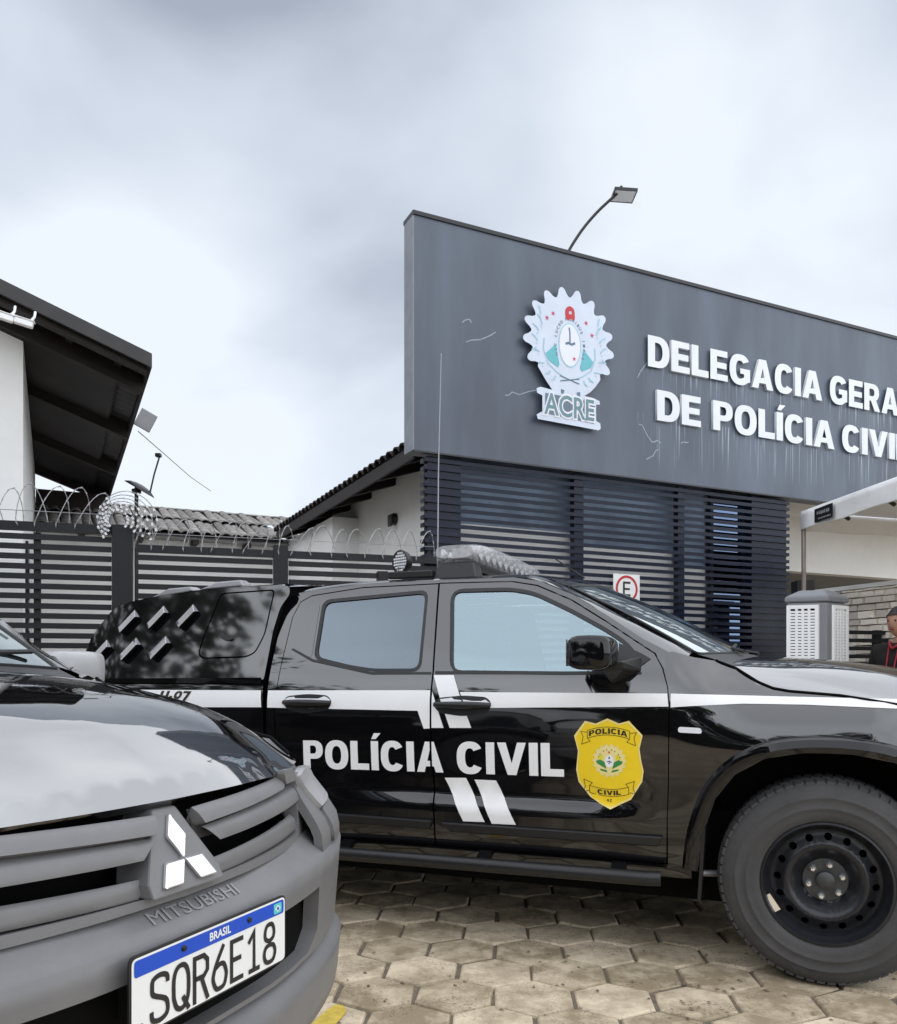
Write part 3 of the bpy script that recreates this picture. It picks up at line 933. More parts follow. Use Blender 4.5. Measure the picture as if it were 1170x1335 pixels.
        panel('bumper_corner', lambda y, z, sd=sd: (FG(y)+.016+(FB(y)-FG(y)-.02)*sst(1.03, .88, z), sd*y, z), [[(.580, .943), (.70, .943), (.845, .950), (.87, .90), (.87, .862), (.595, .862), (.590, .90)]], .03, GREYPL, root, skirt=.03, flip=not fl)
        panel('corner_backing', lambda y, z, sd=sd: (FG(y)+.006+(FB(y)-FG(y)-.02)*sst(1.03, .88, z), sd*y, z), [[(.47, 1.030), (.60, 1.034), (.76, 1.022), (.83, .985), (.86, .90), (.87, .845), (.50, .845), (.49, .92)]], .03, GREYPL, root, skirt=.02, flip=not fl)
        # grille bars and shield strip of this half
        Gp = lambda off, sl, sd=sd: (lambda y, z: (FG(y)+off+sl*(1.03-z), sd*y-.015, z))
        def Gr(off, sl, zc, hh, sd=sd):      # bar face rounded over its own height
            def P(y, z):
                t_ = (z-zc-.028*max(0, y-.06)*1.0)/hh
                return (FG(y)+off+sl*(1.03-z)-.0065*min(1.6, abs(t_))**4, sd*y-.015, z)
            return P
        panel('grille_bar', Gr(.010, .55, 1.011, .018), [[(.045, 1.030), (.42, 1.042), (.425, 1.030), (.395, 1.017), (.060, 1.001)]], .011, GREYPL, root, skirt=.03, flip=not fl)
        panel('grille_bar', Gr(.010, .35, .975, .018), [[(.060, .994), (.39, 1.010), (.475, 1.022), (.515, 1.000), (.500, .977), (.095, .965)]], .011, GREYPL, root, skirt=.04, flip=not fl)
        panel('grille_bar', Gr(.012, .12, .915, .018), [[(.080, .932), (.462, .948), (.475, .912), (.100, .902)]], .011, GREYPL, root, skirt=.04, flip=not fl)
        panel('grille_fill', Gp(-.006, .10), [[(.04, 1.026), (.42, 1.036), (.50, 1.02), (.545, .98), (.56, .90), (.478, .905), (.472, .968), (.06, .970)]], .03, mat('grille_dark', (.045, .045, .047), .5, var=.1), root, skirt=.05, flip=not fl)
        panel('shield_strip', Gp(.018, .10), [[(.398, 1.056), (.47, 1.052), (.515, 1.020), (.555, .955), (.585, .900), (.58, .886), (.0, .886), (.0, .900), (.470, .906), (.482, .930), (.480, .965), (.512, .990), (.485, 1.022), (.41, 1.024), (.402, 1.046)]], .03, GREYPL, root, skirt=.03, flip=not fl)
    # centre pieces of the front
    panel('grille_back', lambda y, z: (FG(abs(y))-.075, y, z), [[(-.62, .87), (.62, .87), (.60, 1.04), (-.60, 1.04)]], .05, VOID, root)
    dprof = lambda z: (-(z-.846)*1.55 if z > .846 else -(.846-z)*.10)
    panel('front_bumper', lambda y, z: (FB(abs(y))+dprof(z), y, z), [[(-.885, .846), (.885, .846), (.892, .66), (.46, .645), (-.46, .645), (-.892, .66)], [(-.455, .690), (-.445, .790), (.445, .790), (.455, .690), (.40, .655), (-.40, .655)]], .03, GREYPL, root, skirt=.035)
    panel('bumper_top', lambda y, z: (FB(abs(y))+dprof(z), y, z), [[(-.885, .846), (.885, .846), (.88, .900), (.60, .898), (.30, .892), (-.30, .892), (-.60, .898), (-.88, .900)]], .03, GREYPL, root)
    panel('bumper_recess', lambda y, z: (FB(abs(y))-.055, y, z), [[(-.60, .55), (.60, .55), (.60, .83), (-.60, .83)]], .06, VOID, root)
    lprof = lambda z: (-(z-.612)*1.5 if z > .612 else (-(.612-z)*.10 if z > .50 else -.0112-(.50-z)*.9))
    panel('lip_top', lambda y, z: (FB(abs(y))+lprof(z), y, z), [[(-.885, .64), (-.62, .662), (-.45, .690), (.45, .690), (.62, .662), (.885, .64), (.885, .612), (-.885, .612)]], .03, GREYPL, root)
    panel('bumper_lip', lambda y, z: (FB(abs(y))+lprof(z), y, z), [[(-.885, .612), (.885, .612), (.87, .55), (.70, .45), (.40, .42), (-.40, .42), (-.70, .45), (-.87, .55)]], .03, GREYPL, root, skirt=.08)
    lt = MB()
    text_on(lt, 'MITSUBISHI', .040, lambda a, b: (FB(abs(a))+dprof(.868+b*.55)+.0045, a+.004, .868+b*.55), bold=.0, sx=1.12)
    lt.build('embossed_lettering', mat('embossed_grey', (0.26, 0.26, 0.265), .45, var=.05), root)
    # emblem: leaning triangular block with three rhombi
    ex = lambda z, d_: .672+(1.04-z)*.50+d_
    eb = MB().prism([(-.052, 1.036), (.004, 1.036), (.062, .925), (.062, .902), (-.112, .902), (-.112, .925)], -.06, .022, lambda a, b, d_: (ex(b, d_), a, b)).build('emblem_base', GREYPL, root, bevel=.004)
    Lr = .043
    cen = (-.025, .953)
    for a0 in (90, 210, 330):
        r1_ = (cos(radians(a0-30))*Lr, sin(radians(a0-30))*Lr)
        r2_ = (cos(radians(a0+30))*Lr, sin(radians(a0+30))*Lr)
        lp = [cen, (cen[0]+r1_[0], cen[1]+r1_[1]), (cen[0]+r1_[0]+r2_[0], cen[1]+r1_[1]+r2_[1]), (cen[0]+r2_[0], cen[1]+r2_[1])]
        MB().prism(lp, .022, .034, lambda a, b, d_: (ex(b, d_), a, b)).build('emblem_diamond', EMBLEM, eb, bevel=.003)
    # licence plate
    px = .80
    pf = lambda a, b, d_: (px+d_, a, .778+b)
    pl = MB().prism(rounded([(-.2, -.0635), (.2, -.0635), (.2, .0635), (-.2, .0635)], .012), -.004, 0, pf).build('licence_plate', mat('plate_rim', (.02, .02, .022), .4, var=.05), root)
    MB().box(.72, .795, -.15, .15, .72, .83).build('plate_bracket', BLACKPL, pl)
    panel('plate_field', lambda u, v: pf(u, v, .0012), [rounded([(-.1965, -.060), (.1965, -.060), (.1965, .060), (-.1965, .060)], .010)], .1, WHITEP, pl)
    panel('blue_band', lambda u, v: pf(u, v, .0020), [rounded([(-.192, .0305), (.192, .0305), (.192, .0565), (-.192, .0565)], .006)], .1, BLUEP, pl)
    nb = MB()
    text_on(nb, 'BRASIL', .0195, lambda a, b: pf(a+.005, b+.0435, .0028), bold=.0005, sx=.95)
    nb.build('country_lettering', WHITEP, pl)
    fb = MB()
    fb.prism(rounded([(.160, .034), (.184, .034), (.184, .053), (.160, .053)], .003), .002, .0028, pf)
    fb.build('flag', TEALP, pl)
    fb = MB()
    fb.prism([(.1635, .0435), (.172, .0500), (.1805, .0435), (.172, .0370)], .0028, .0033, pf)
    fb.build('flag_rhombus', WHITEP, pl)
    fb = MB().prism([(.172+.0035*cos(2*pi*k/12), .0435+.0035*sin(2*pi*k/12)) for k in range(12)], .0033, .0037, pf)
    fb.build('flag_disc', BLUEP, pl)
    cap = MB()
    w_ = .0118
    G = {'S': [[(.036, .050), (.034, .060), (.019, .064), (.005, .060), (.003, .049), (.006, .039), (.030, .028), (.036, .018), (.034, .006), (.019, .001), (.004, .005), (.002, .017)]],
         'Q': [[(.003, .020), (.003, .046), (.009, .060), (.0195, .064), (.030, .060), (.036, .046), (.036, .020), (.030, .006), (.0195, .001), (.009, .006), 0], [(.023, .018), (.037, -.004)]],
         'R': [[(.004, -.004), (.004, .063), (.026, .063), (.035, .055), (.035, .040), (.026, .032), (.004, .032)], [(.020, .032), (.036, -.004)]],
         '6': [[(.030, .066), (.012, .042), (.004, .026), (.003, .016), (.010, .003), (.020, .001), (.031, .004), (.036, .016), (.036, .024), (.030, .036), (.020, .038), (.009, .034)]],
         'E': [[(.036, .063), (.004, .063), (.004, .002), (.036, .002)], [(.004, .034), (.030, .034)]],
         '1': [[(.004, .048), (.020, .063), (.020, .002)], [(.004, .002), (.036, .002)]],
         '8': [[(.0195, .036), (.031, .041), (.033, .052), (.028, .062), (.0195, .064), (.011, .062), (.006, .052), (.008, .041), 0], [(.0195, .030), (.031, .027), (.036, .016), (.031, .004), (.0195, .001), (.008, .004), (.003, .016), (.008, .027), 0]]}
    xk = -.158
    for ch in 'SQR6E18':
        dd = .0018
        for st in G[ch]:
            cl_ = st[-1] == 0
            st = [p for p in st if p != 0]
            if len(st) > 4 and ch in 'SQ68':
                st3 = [(p[0], p[1], 0) for p in st]+([(st[0][0], st[0][1], 0)] if cl_ else [])
                st = [(p.x, p.y) for p in catmull(st3, 3)]
                if cl_: st = st[:-1]
            dd += .0004
            ribbon_mb(cap, [(xk+p[0]*1.02, -.052+p[1]*1.12) for p in st], .0085, pf, dd, cl_)
        xk += .0475
    cap.build('plate_lettering', mat('plate_black', (.012, .012, .014), .4, var=.05), pl)
    sm = MB()
    text_on(sm, 'BR', .015, lambda a, b: pf(a-.180, b-.048, .0022), bold=.0004, sx=.9)
    sm.build('country_code', mat('plate_black', (.012, .012, .014), .4), pl)
    for sx_ in (-.085, .085):
        MB().lathe([(0, -.0045), (.004, -.004), (.0055, 0)], 12, Matrix.Translation((px+.0022, sx_, .823)) @ Matrix.Rotation(radians(90), 4, 'Z')).build('plate_screw', BLACKPL, pl)
    # hood
    hl = [(-.22, 0), (-.215, .25), (-.19, .48), (-.165, .62), (-.13, .70), (-.075, .76), (.0, .792), (.08, .815), (.30, .822), (.50, .820), (.60, .815), (.665, .775), (.695, .62), (.705, .40), (.705, 0)]
    hl = hl+[(s_, -y) for s_, y in hl[::-1]]
    o_ = []
    for p in hl:
        if not o_ or math.hypot(p[0]-o_[-1][0], p[1]-o_[-1][1]) > 1e-4: o_.append(p)
    panel('hood', Phood, [o_[:-1] if math.hypot(o_[0][0]-o_[-1][0], o_[0][1]-o_[-1][1]) < 1e-4 else o_], .035, WETPAINT, root, skirt=.022)
    # windscreen, cowl, roof
    def Pws(u, v):
        b = (-.500+.20*(1-u*u), u*.72, 1.282+.015*(1-u*u))
        t_ = (-1.075+.095*(1-u*u), u*.605, 1.602+.040*(1-u*u))
        return (b[0]+(t_[0]-b[0])*v, b[1]+(t_[1]-b[1])*v, b[2]+(t_[2]-b[2])*v+.020*4*v*(1-v)*(1-.5*u*u))
    panel('windscreen', lambda u, v: Pws(u, v), [rounded([(-.965, .01), (.965, .01), (.965, .985), (-.965, .985)], .04)], .09, GL_WS, root, flip=False)
    rim_ = MB()
    lp = rounded([(-.97, .0), (.97, .0), (.97, .99), (-.97, .99)], .04)
    rim_.tube([Pws(*p) for p in resample(lp+[lp[0]], .1)], .007, 6).build('windscreen_seal', BLACKPL, root, smooth=60)
    cw = MB()
    for i in range(17):
        u = -1+i/8
        cw.v += [Pws(u*.98, .0), (Pws(u*.98, 0)[0]+.09, u*.70, 1.275-.02*u*u), (Pws(u*.98, 0)[0]+.16, u*.70, 1.245-.02*u*u)]
    for i in range(16): cw.f += [(3*i, 3*i+1, 3*i+4, 3*i+3), (3*i+1, 3*i+2, 3*i+5, 3*i+4)]
    cw.build('cowl', BLACKPL, root, smooth=40)
    for s0 in (-.55, .05):
        MB().tube([(Pws(s0, 0)[0]+.05, s0*.72, 1.30), Pws(s0+.18, .055), tuple(Vector(Pws(s0+.80, .09))+Vector((.01, 0, .015)))], .008, 6).build('wiper', BLACKPL, root)
    rz = pchip([-2.49, -2.44, -2.3, -2.0, -1.65, -1.3, -1.16, -1.06], [1.612, 1.632, 1.650, 1.662, 1.665, 1.665, 1.642, 1.602])
    rhw = pchip([-2.49, -2.35, -2.0, -1.31, -1.06], [.595, .615, .62, .612, .605])
    panel('roof', lambda x, u: (x+(.09*(1-u*u) if x > -1.3 else 0)*(sst(-1.3, -1.06, x)), u*rhw(x), rz(x)+.040*(1-u*u)*sst(-2.7, -2.3, x)), [[(-2.49, -1), (-1.06, -1), (-1.06, 1), (-2.49, 1)]], .08, PAINT, root)
    MB().add([(-2.495, -.84, 1.10), (-2.495, .84, 1.10), (-2.50, .60, 1.62), (-2.50, -.60, 1.62), (-2.495, .84, .45), (-2.495, -.84, .45)], [(0, 1, 2, 3), (5, 4, 1, 0)]).build('cab_back', PAINT, root)
    MB().box(-2.0, -.62, -.80, .80, 1.06, 1.12).build('cabin_floor', VOID, root)
    MB().box(-.62, -.36, -.66, .66, .80, 1.23).build('dashboard', VOID, root, bevel=.03)
    for yy in (-.38, .38):
        st = MB()
        for k in range(5):
            st.box(-1.80-.04*k/4, -1.70-.04*k/4, yy-.22+.03*(k == 4), yy+.22-.03*(k == 4), .9+k*.11, 1.012+k*.11)
        st.build('seat_back', VOID, root, bevel=.02)
    # underbody, bed, tailgate
    MB().box(-3.7, .40, -.66, .66, .23, .62).build('chassis', VOID, root)  # set low and wide to block light and deepen the shade underneath
    MB().box(-2.36, -.56, -.80, .80, .40, .60).build('cab_floor', VOID, root)
    MB().box(-.40, .42, -.62, .62, .55, 1.03).build('engine_bay', VOID, root)
    MB().box(-3.74, -2.56, -.70, .70, .62, .68).build('bed_floor', BLACKPL, root)
    tg = MB().box(-3.79, -3.74, -.86, .86, .60, 1.14).build('tailgate', PAINT, root, bevel=.015)
    MB().box(-3.80, -3.79, -.12, .12, .98, 1.04).build('tailgate_handle', BLACKPL, tg)
    MB().tube([(-.02, -.70, .36), (-.02, .70, .36)], .05, 10).build('front_axle', VOID, root)
    MB().tube([(-2.93, -.70, .395), (-2.93, .70, .395)], .06, 10).build('rear_axle', VOID, root)
    MB().tube([(-.47, -.80, .375), (-.28, -.72, .37), (-.05, -.60, .36)], .014, 8).build('tie_rod', WIRE, root)
    MB().box(-3.88, -3.78, -.85, .85, .50, .62).build('rear_bumper', BLACKPL, root, bevel=.02)
    if police: livery(root)
    XF = None
    return root

def livery(root):
    off = .0035
    def dec(name, loops, m, k=1, step=.05, base=0.0):
        return panel(name, lambda u, v: (u, -(S(u, v)+base+off*.5+.0012*k), v), loops, step, m, root)
    seam = -1.634
    dec('white_stripe', [[(-2.500, 1.117), (seam-.006, 1.124), (seam-.004, .951), (-1.667, .949), (-1.698, 1.030), (-2.499, 1.033)]], WHITEV)
    dec('white_stripe', [[(seam+.004, 1.118), (-1.57, .955), (seam+.005, .954)]], WHITEV)
    dec('white_stripe', [[(-1.630, 1.193), (-1.533, 1.193), (-1.438, .958), (-1.541, .956)]], WHITEV)
    dec('white_stripe', [[(-1.497, 1.117), (-.594, 1.118), (-.587, 1.065), (-1.464, 1.046)]], WHITEV)
    dec('white_stripe', [[(-1.572, .729), (-1.469, .733), (-1.377, .543), (-1.479, .540)]], WHITEV)
    dec('white_stripe', [[(-1.430, .727), (-1.329, .728), (-1.234, .540), (-1.345, .538)]], WHITEV)
    dec('white_stripe', [[(-3.70, 1.113), (-2.541, 1.117), (-2.533, 1.034), (-3.72, 1.018)]], WHITEV)
    dec('white_stripe', [[(-.579, 1.118), (-.504, 1.1165), (-.171, 1.110), (.245, 1.104), (.36, 1.075), (.36, 1.04), (.245, 1.068), (-.074, 1.079), (-.302, 1.080), (-.503, 1.068), (-.579, 1.062)]], WHITEV)
    # POLÍCIA CIVIL, one decal letter after another
    def word(text, x0, x1):
        W, Ls = layout(text, gap=.085)
        k = (x1-x0)/W
        for ch, gx, gw, L in Ls:
            loops = []
            for lp in L:
                q = []
                for a, b in lp:
                    x = x0+(gx+a)*k
                    t_ = (x+2.298)/1.276
                    q.append((x, .745+.013*t_+b*(.133+.012*t_)))
                loops.append(q)
            xs = [p[0] for lp in loops for p in lp]
            if min(xs) < seam-.01 < seam+.01 < max(xs):
                dec('decal_letter', [clip(lp, seam-.006, True) for lp in loops], WHITEV, step=.04)
                dec('decal_letter', [clip(lp, seam+.004, False) for lp in loops], WHITEV, step=.04)
            else: dec('decal_letter', loops, WHITEV, step=.04)
    word('POLÍCIA', -2.298, -1.576)
    word('CIVIL', -1.510, -1.022)
    W, Ls = layout('H-97', gap=.06)
    for ch, gx, gw, L in Ls:
        if L: dec('unit_number', [[(-3.165+(gx+a)*.068+b*.022, 1.052+b*.058) for a, b in lp] for lp in L], INK, k=2, step=.03)
    # police shield on the front door
    out_ = [(-.93, 1.0), (-.884, .990), (-.835, 1.012), (-.787, .992), (-.746, 1.004), (-.69, .945), (-.703, .889), (-.696, .839), (-.687, .797), (-.693, .753), (-.740, .675), (-.783, .653), (-.825, .630), (-.866, .649), (-.913, .678), (-.96, .74), (-.969, .792), (-.96, .873), (-.976, .937)]
    dec('police_shield', [out_], GOLD, k=2, step=.03)
    c = Vector((-.831, .83))
    shrink = lambda s: [(c.x+(p[0]-c.x)*s, c.y+(p[1]-c.y)*s) for p in out_]
    dec('shield_rim', [shrink(.995), shrink(.955)], GOLDP, k=2.4, step=.03)
    c = Vector((-.828, .835))
    sb = []
    for k in range(36):
        r = .062 if k % 2 else .073
        a = 2*pi*k/36
        sb.append((c.x+r*cos(a), c.y+r*sin(a)))
    dec('sunburst', [sb], GOLDP, k=2.7, step=.03)
    for sgn in (-1, 1):
        dec('leaf_spray', [[(c.x+sgn*.012, c.y-.035), (c.x+sgn*.052, c.y-.012), (c.x+sgn*.056, c.y-.002), (c.x+sgn*.038, c.y+.004), (c.x+sgn*.020, c.y-.005)]], GREENV, k=3.1, step=.03)
        dec('leaf_spray', [[(c.x+sgn*.028, c.y+.004), (c.x+sgn*.048, c.y+.006), (c.x+sgn*.040, c.y+.024), (c.x+sgn*.026, c.y+.022)]], mat('yellow_vinyl', (.8, .72, .02), .35, var=.05), k=3.1, step=.03)
        dec('leaf_spray', [[(c.x+sgn*.008, c.y-.05), (c.x+sgn*.036, c.y-.042), (c.x+sgn*.040, c.y-.034), (c.x+sgn*.012, c.y-.040)]], GREENV, k=3.1, step=.03)
    dec('crest_oval', [[(c.x+.0185*cos(a), c.y-.002+.026*sin(a)) for a in np.linspace(0, 2*pi, 24, endpoint=False)]], WHITEV, k=3.5, step=.03)
    for (dx, dy, w, h) in ((0, .012, .0035, .005), (-.004, -.004, .006, .0025), (.006, -.006, .005, .0025), (0, -.012, .004, .002), (.001, -.002, .003, .003)):
        dec('crest_figure', [[(c.x+dx-w, c.y+dy-h), (c.x+dx+w, c.y+dy-h*.6), (c.x+dx+w*.7, c.y+dy+h), (c.x+dx-w*.5, c.y+dy+h)]], mat('navy_vinyl', (.02, .05, .14), .4, var=.05), k=3.9, step=.03)
    for a in (60, 78, 102, 120, 35, 145, 20, 160):
        r = .047
        p = (c.x+r*cos(radians(a)), c.y+r*sin(radians(a)))
        dec('crest_figure', [[(p[0]-.0028, p[1]-.0022), (p[0]+.0024, p[1]-.003), (p[0]+.001, p[1]+.0035)]], INK, k=3.3, step=.03)
    dec('crest_star', [[(c.x+(.0065 if k % 2 == 0 else .0028)*cos(radians(90+36*k)), c.y+.036+(.0065 if k % 2 == 0 else .0028)*sin(radians(90+36*k))) for k in range(10)]], REDP, k=3.3, step=.03)
    # ribbons
    def rib(zc, bow, hw, hh):
        f = lambda x: zc+bow*(1-((x+.831)/hw)**2)
        xs = np.linspace(-.831-hw, -.831+hw, 9)
        up = [(x, f(x)+hh) for x in xs]
        lo_ = [(x, f(x)-hh) for x in xs][::-1]
        dec('ribbon', [up+lo_], mat('ribbon_gold', (.86, .63, .03), .32, var=.05), k=2.7, step=.03)
        w = .0022
        for poly in ([(x, f(x)+hh) for x in xs], [(x, f(x)-hh) for x in xs]):
            Lf, Rt = ribbon(poly, w)
            dec('ribbon_outline', [[(p.x, p.y) for p in Lf]+[(p.x, p.y) for p in Rt[::-1]]], INK, k=3.1, step=.03)
        for sg in (-1, 1):
            xe = -.831+sg*hw
            ze = f(xe)
            s2 = 1 if bow > 0 else -1
            tail = [(xe, ze+s2*hh), (xe, ze-s2*hh), (xe-sg*.012, ze-s2*(hh+.012)), (xe+sg*.024, ze-s2*(hh+.026)), (xe+sg*.018, ze-s2*.010), (xe+sg*.028, ze+s2*.012), (xe+sg*.002, ze+s2*.008)]
            Lf, Rt = ribbon(tail, w)
            dec('ribbon_outline', [[(p.x, p.y) for p in Lf]+[(p.x, p.y) for p in Rt[::-1]]], INK, k=3.3, step=.03)
        return f
    f1 = rib(.944, .016, .088, .0165)
    f2 = rib(.712, -.013, .082, .0150)
    for txt, f_, hgt, x0, x1 in (('POLICIA', f1, .0225, -.912, -.752), ('CIVIL', f2, .0195, -.880, -.782)):
        W, Ls = layout(txt, gap=.12)
        k = (x1-x0)/W
        for ch, gx, gw, L in Ls:
            dec('shield_letter', [[(x0+(gx+a)*k, f_(x0+(gx+a)*k)-hgt*.5+b*hgt) for a, b in lp] for lp in L], INK, k=3.7, step=.03)
    W, Ls = layout('AC', gap=.2)
    for ch, gx, gw, L in Ls:
        dec('shield_letter', [[(-.842+(gx+a)*.0125, .660+b*.0125) for a, b in lp] for lp in L], INK, k=3.3, step=.03)
    # canopy over the bed
    yc = lambda x, z: .885-.30*(z-1.15)-.10*max(0, -3.45-x)**2
    cout = [(-3.690, 1.163), (-3.725, 1.273), (-3.690, 1.415), (-3.585, 1.551), (-3.51, 1.585), (-3.245, 1.622), (-2.895, 1.648), (-2.52, 1.652), (-2.470, 1.640), (-2.462, 1.60), (-2.505, 1.536), (-2.524, 1.415), (-2.530, 1.185), (-2.535, 1.163)]
    hatch = rounded([(-2.883, 1.622), (-2.552, 1.630), (-2.566, 1.396), (-2.605, 1.302), (-2.655, 1.280), (-2.92, 1.274), (-2.955, 1.300), (-2.945, 1.382), (-2.912, 1.506)], .03)
    cp = bpy.data.objects.new('canopy', None)
    COL.objects.link(cp)
    cp.parent = root
    for sd in (-1, 1):
        Pc = lambda u, v, sd=sd: (u, sd*yc(u, v), v)
        panel('canopy_side', Pc, [rounded(cout, .03), hatch], .045, PAINT, cp, skirt=.03, flip=sd > 0)
        panel('canopy_hatch', Pc, [grow(hatch, -.008)], .045, PAINT, cp, skirt=.02, flip=sd > 0)
        panel('hatch_void', lambda u, v, sd=sd: (u, sd*(yc(u, v)-.025), v), [grow(hatch, .03)], .08, VOID, cp, flip=sd > 0)
        panel('canopy_skirt', lambda u, v, sd=sd: (u, sd*(.892), v), [[(-3.74, 1.150), (-2.538, 1.150), (-2.535, 1.180), (-3.72, 1.172)]], .06, PAINT, cp, skirt=.01, flip=sd > 0)
        hz = [(-2.835, 1.388), (-2.815, 1.402), (-2.775, 1.394), (-2.748, 1.378), (-2.77, 1.368), (-2.81, 1.374)]
        panel('hatch_handle', lambda u, v, sd=sd: (u, sd*(yc(u, v)+.010), v), [rounded(hz, .008)], .02, BLACKPL, cp, skirt=.012, flip=sd > 0)
        for (cx, cz) in ((-3.448, 1.479), (-3.258, 1.497), (-3.066, 1.499), (-3.597, 1.317), (-3.398, 1.327), (-3.204, 1.333)):
            ca, sa = cos(radians(47)), sin(radians(47))
            fn = lambda a, b, d_, cx=cx, cz=cz, sd=sd: (cx+a*ca-b*sa, sd*(yc(cx+a*ca-b*sa, cz+a*sa+b*ca)+d_), cz+a*sa+b*ca)
            lv = MB()
            lv.add([fn(-.065, -.030, .004), fn(.065, -.030, .004), fn(.065, .030, .004), fn(-.065, .030, .004), fn(-.058, -.026, .034), fn(.060, -.026, .034), fn(.062, .022, .012), fn(-.062, .022, .012)],
                   [(4, 5, 6, 7), (1, 2, 6, 5), (2, 3, 7, 6), (3, 0, 4, 7)])
            lv.build('louvre', mat('louvre_gloss', (.42, .42, .44), .14, metal=.75, var=.05), cp, bevel=.003)
            lv2 = MB().add([fn(-.060, -.0265, .006), fn(.060, -.0265, .006), fn(.056, -.0265, .031), fn(-.054, -.0265, .031)], [(0, 1, 2, 3)])
            lv2.build('louvre_opening', VOID, cp)
    tz = pchip([-3.72, -3.585, -3.51, -3.245, -2.895, -2.52, -2.47], [1.27, 1.551, 1.585, 1.622, 1.648, 1.652, 1.640])
    panel('canopy_roof', lambda x, u: (x, u*yc(x, tz(x)), tz(x)+.05*(1-u*u)), [[(-3.70, -1), (-2.465, -1), (-2.465, 1), (-3.70, 1)]], .08, PAINT, cp)
    MB().add([(-2.55, -.86, 1.16), (-2.55, .86, 1.16), (-2.50, .73, 1.66), (-2.50, -.73, 1.66), (-3.66, .84, 1.16), (-3.66, -.84, 1.16), (-3.62, -.72, 1.53), (-3.62, .72, 1.53)], [(0, 1, 2, 3), (5, 4, 7, 6)]).build('canopy_wall', VOID, cp)
    for xx in (-3.22, -2.90):
        MB().add([(xx-.16, -.70, tz(xx-.16)+.008), (xx+.13, -.70, tz(xx+.13)+.008), (xx+.10, -.69, tz(xx)+.045), (xx-.05, -.69, tz(xx)+.040), (xx-.16, -.62, tz(xx-.16)+.02), (xx+.13, -.62, tz(xx+.13)+.02), (xx+.10, -.63, tz(xx)+.047), (xx-.05, -.63, tz(xx)+.042)],
                 [(0, 1, 2, 3), (5, 4, 7, 6), (3, 2, 6, 7), (1, 5, 6, 2), (4, 0, 3, 7), (0, 4, 5, 1)]).build('canopy_rail_foot', GREYM, cp, bevel=.008)
    # light bar, rack, spot lamp, aerials
    lb = bpy.data.objects.new('light_bar', None)
    COL.objects.link(lb)
    lb.parent = root
    def lens(y0, y1, r0, m, nm, ins=0.0):
        mb = MB()
        n = 14
        for k in range(n+1):
            t_ = k/n
            y = y0+(y1-y0)*t_
            e_ = max(0.45, (1-abs(2*t_-1)**14))**.5
            bow = .012*(abs(2*t_-1)**2)
            for j in range(16):
                a = 2*pi*j/16
                c_, s_ = cos(a), sin(a)
                mb.v.append((-1.62-bow+(.145-ins)*e_*math.copysign(abs(c_)**.6, c_), y, 1.797-.004*abs(2*t_-1)**2+(.047-ins*.7)*e_*math.copysign(abs(s_)**.7, s_)))
        for k in range(n):
            for j in range(16):
                a, b = k*16+j, k*16+(j+1) % 16
                mb.f.append((a, b, b+16, a+16))
        mb.f += [tuple(range(16)), tuple(range(n*16, n*16+16))]
        return mb.build(nm, m, lb, smooth=50)
    lens(-.60, .60, 0, LENSM, 'lens')
    inner = MB()
    for k in range(11):
        y = -.52+k*.104
        inner.lathe([(.0, .0), (.018, -.012), (.030, -.022), (.033, -.03)], 12, Matrix.Translation((-1.55, y, 1.788)) @ Matrix.Rotation(radians(90), 4, 'Z'))
        inner.lathe([(.0, .0), (.018, -.012), (.030, -.022), (.033, -.03)], 12, Matrix.Translation((-1.69, y, 1.788)) @ Matrix.Rotation(radians(-90), 4, 'Z'))
        inner.box(-1.66, -1.58, y-.035, y+.035, 1.765, 1.815)
    inner.build('reflector', mat('lamp_reflector', (.62, .62, .63), .3, metal=.7, var=.25, vscale=30), lb, smooth=40)
    for sd in (-1, 1):
        MB().add([(-1.75, sd*.60, 1.660), (-1.52, sd*.60, 1.660), (-1.54, sd*.58, 1.745), (-1.72, sd*.58, 1.745), (-1.75, sd*.48, 1.672), (-1.52, sd*.48, 1.672), (-1.54, sd*.48, 1.745), (-1.72, sd*.48, 1.745)],
                 [(0, 1, 2, 3), (5, 4, 7, 6), (3, 2, 6, 7), (1, 5, 6, 2), (4, 0, 3, 7)]).build('bar_foot', BLACKPL, lb, bevel=.008)
        MB().box(-1.98, -1.74, sd*.60-.02, sd*.60+.02, 1.672, 1.706).build('roof_rail', BLACKPL, root, bevel=.005)
    MB().box(-1.71, -1.57, -.50, .50, 1.715, 1.742).build('bar_tray', BLACKPL, lb)
    M = Matrix.Translation((-1.935, -.56, 1.762)) @ Matrix.Rotation(radians(-25), 4, 'Z')
    sp = MB().lathe([(.0, .055), (.030, .055), (.052, .03), (.060, .0), (.060, -.006), (.054, -.008), (.052, 0)], 28, M).build('spot_lamp', BLACKPL, root, smooth=40)
    MB().lathe([(.0, -.004), (.053, -.002)], 28, M).build('spot_lens', mat('led_lens', (.16, .165, .17), .25, metal=.5, var=.1), sp)
    led = MB()
    for i in range(-3, 4):
        for j in range(-3, 4):
            if i*i+j*j <= 10: led.lathe([(.0, -.008), (.0055, -.005), (.0065, -.002)], 8, M @ Matrix.Translation((i*.0145, 0, j*.0145)))
    led.build('spot_led', LAMPW, sp, smooth=60)['kind'] = 'stuff'
    MB().box(-1.945, -1.905, -.565, -.545, 1.700, 1.735).build('spot_bracket', BLACKPL, sp)
    MB().tube([(-1.79, -.42, 1.69), (-1.79, -.42, 1.74)], .012, 8).build('aerial_base', BLACKPL, root)
    MB().tube([(-1.79, -.42, 1.74), (-1.785, -.42, 2.25), (-1.770, -.42, 2.84)], [.0040, .0032, .0022], 6).build('whip_aerial', WIRE, root)
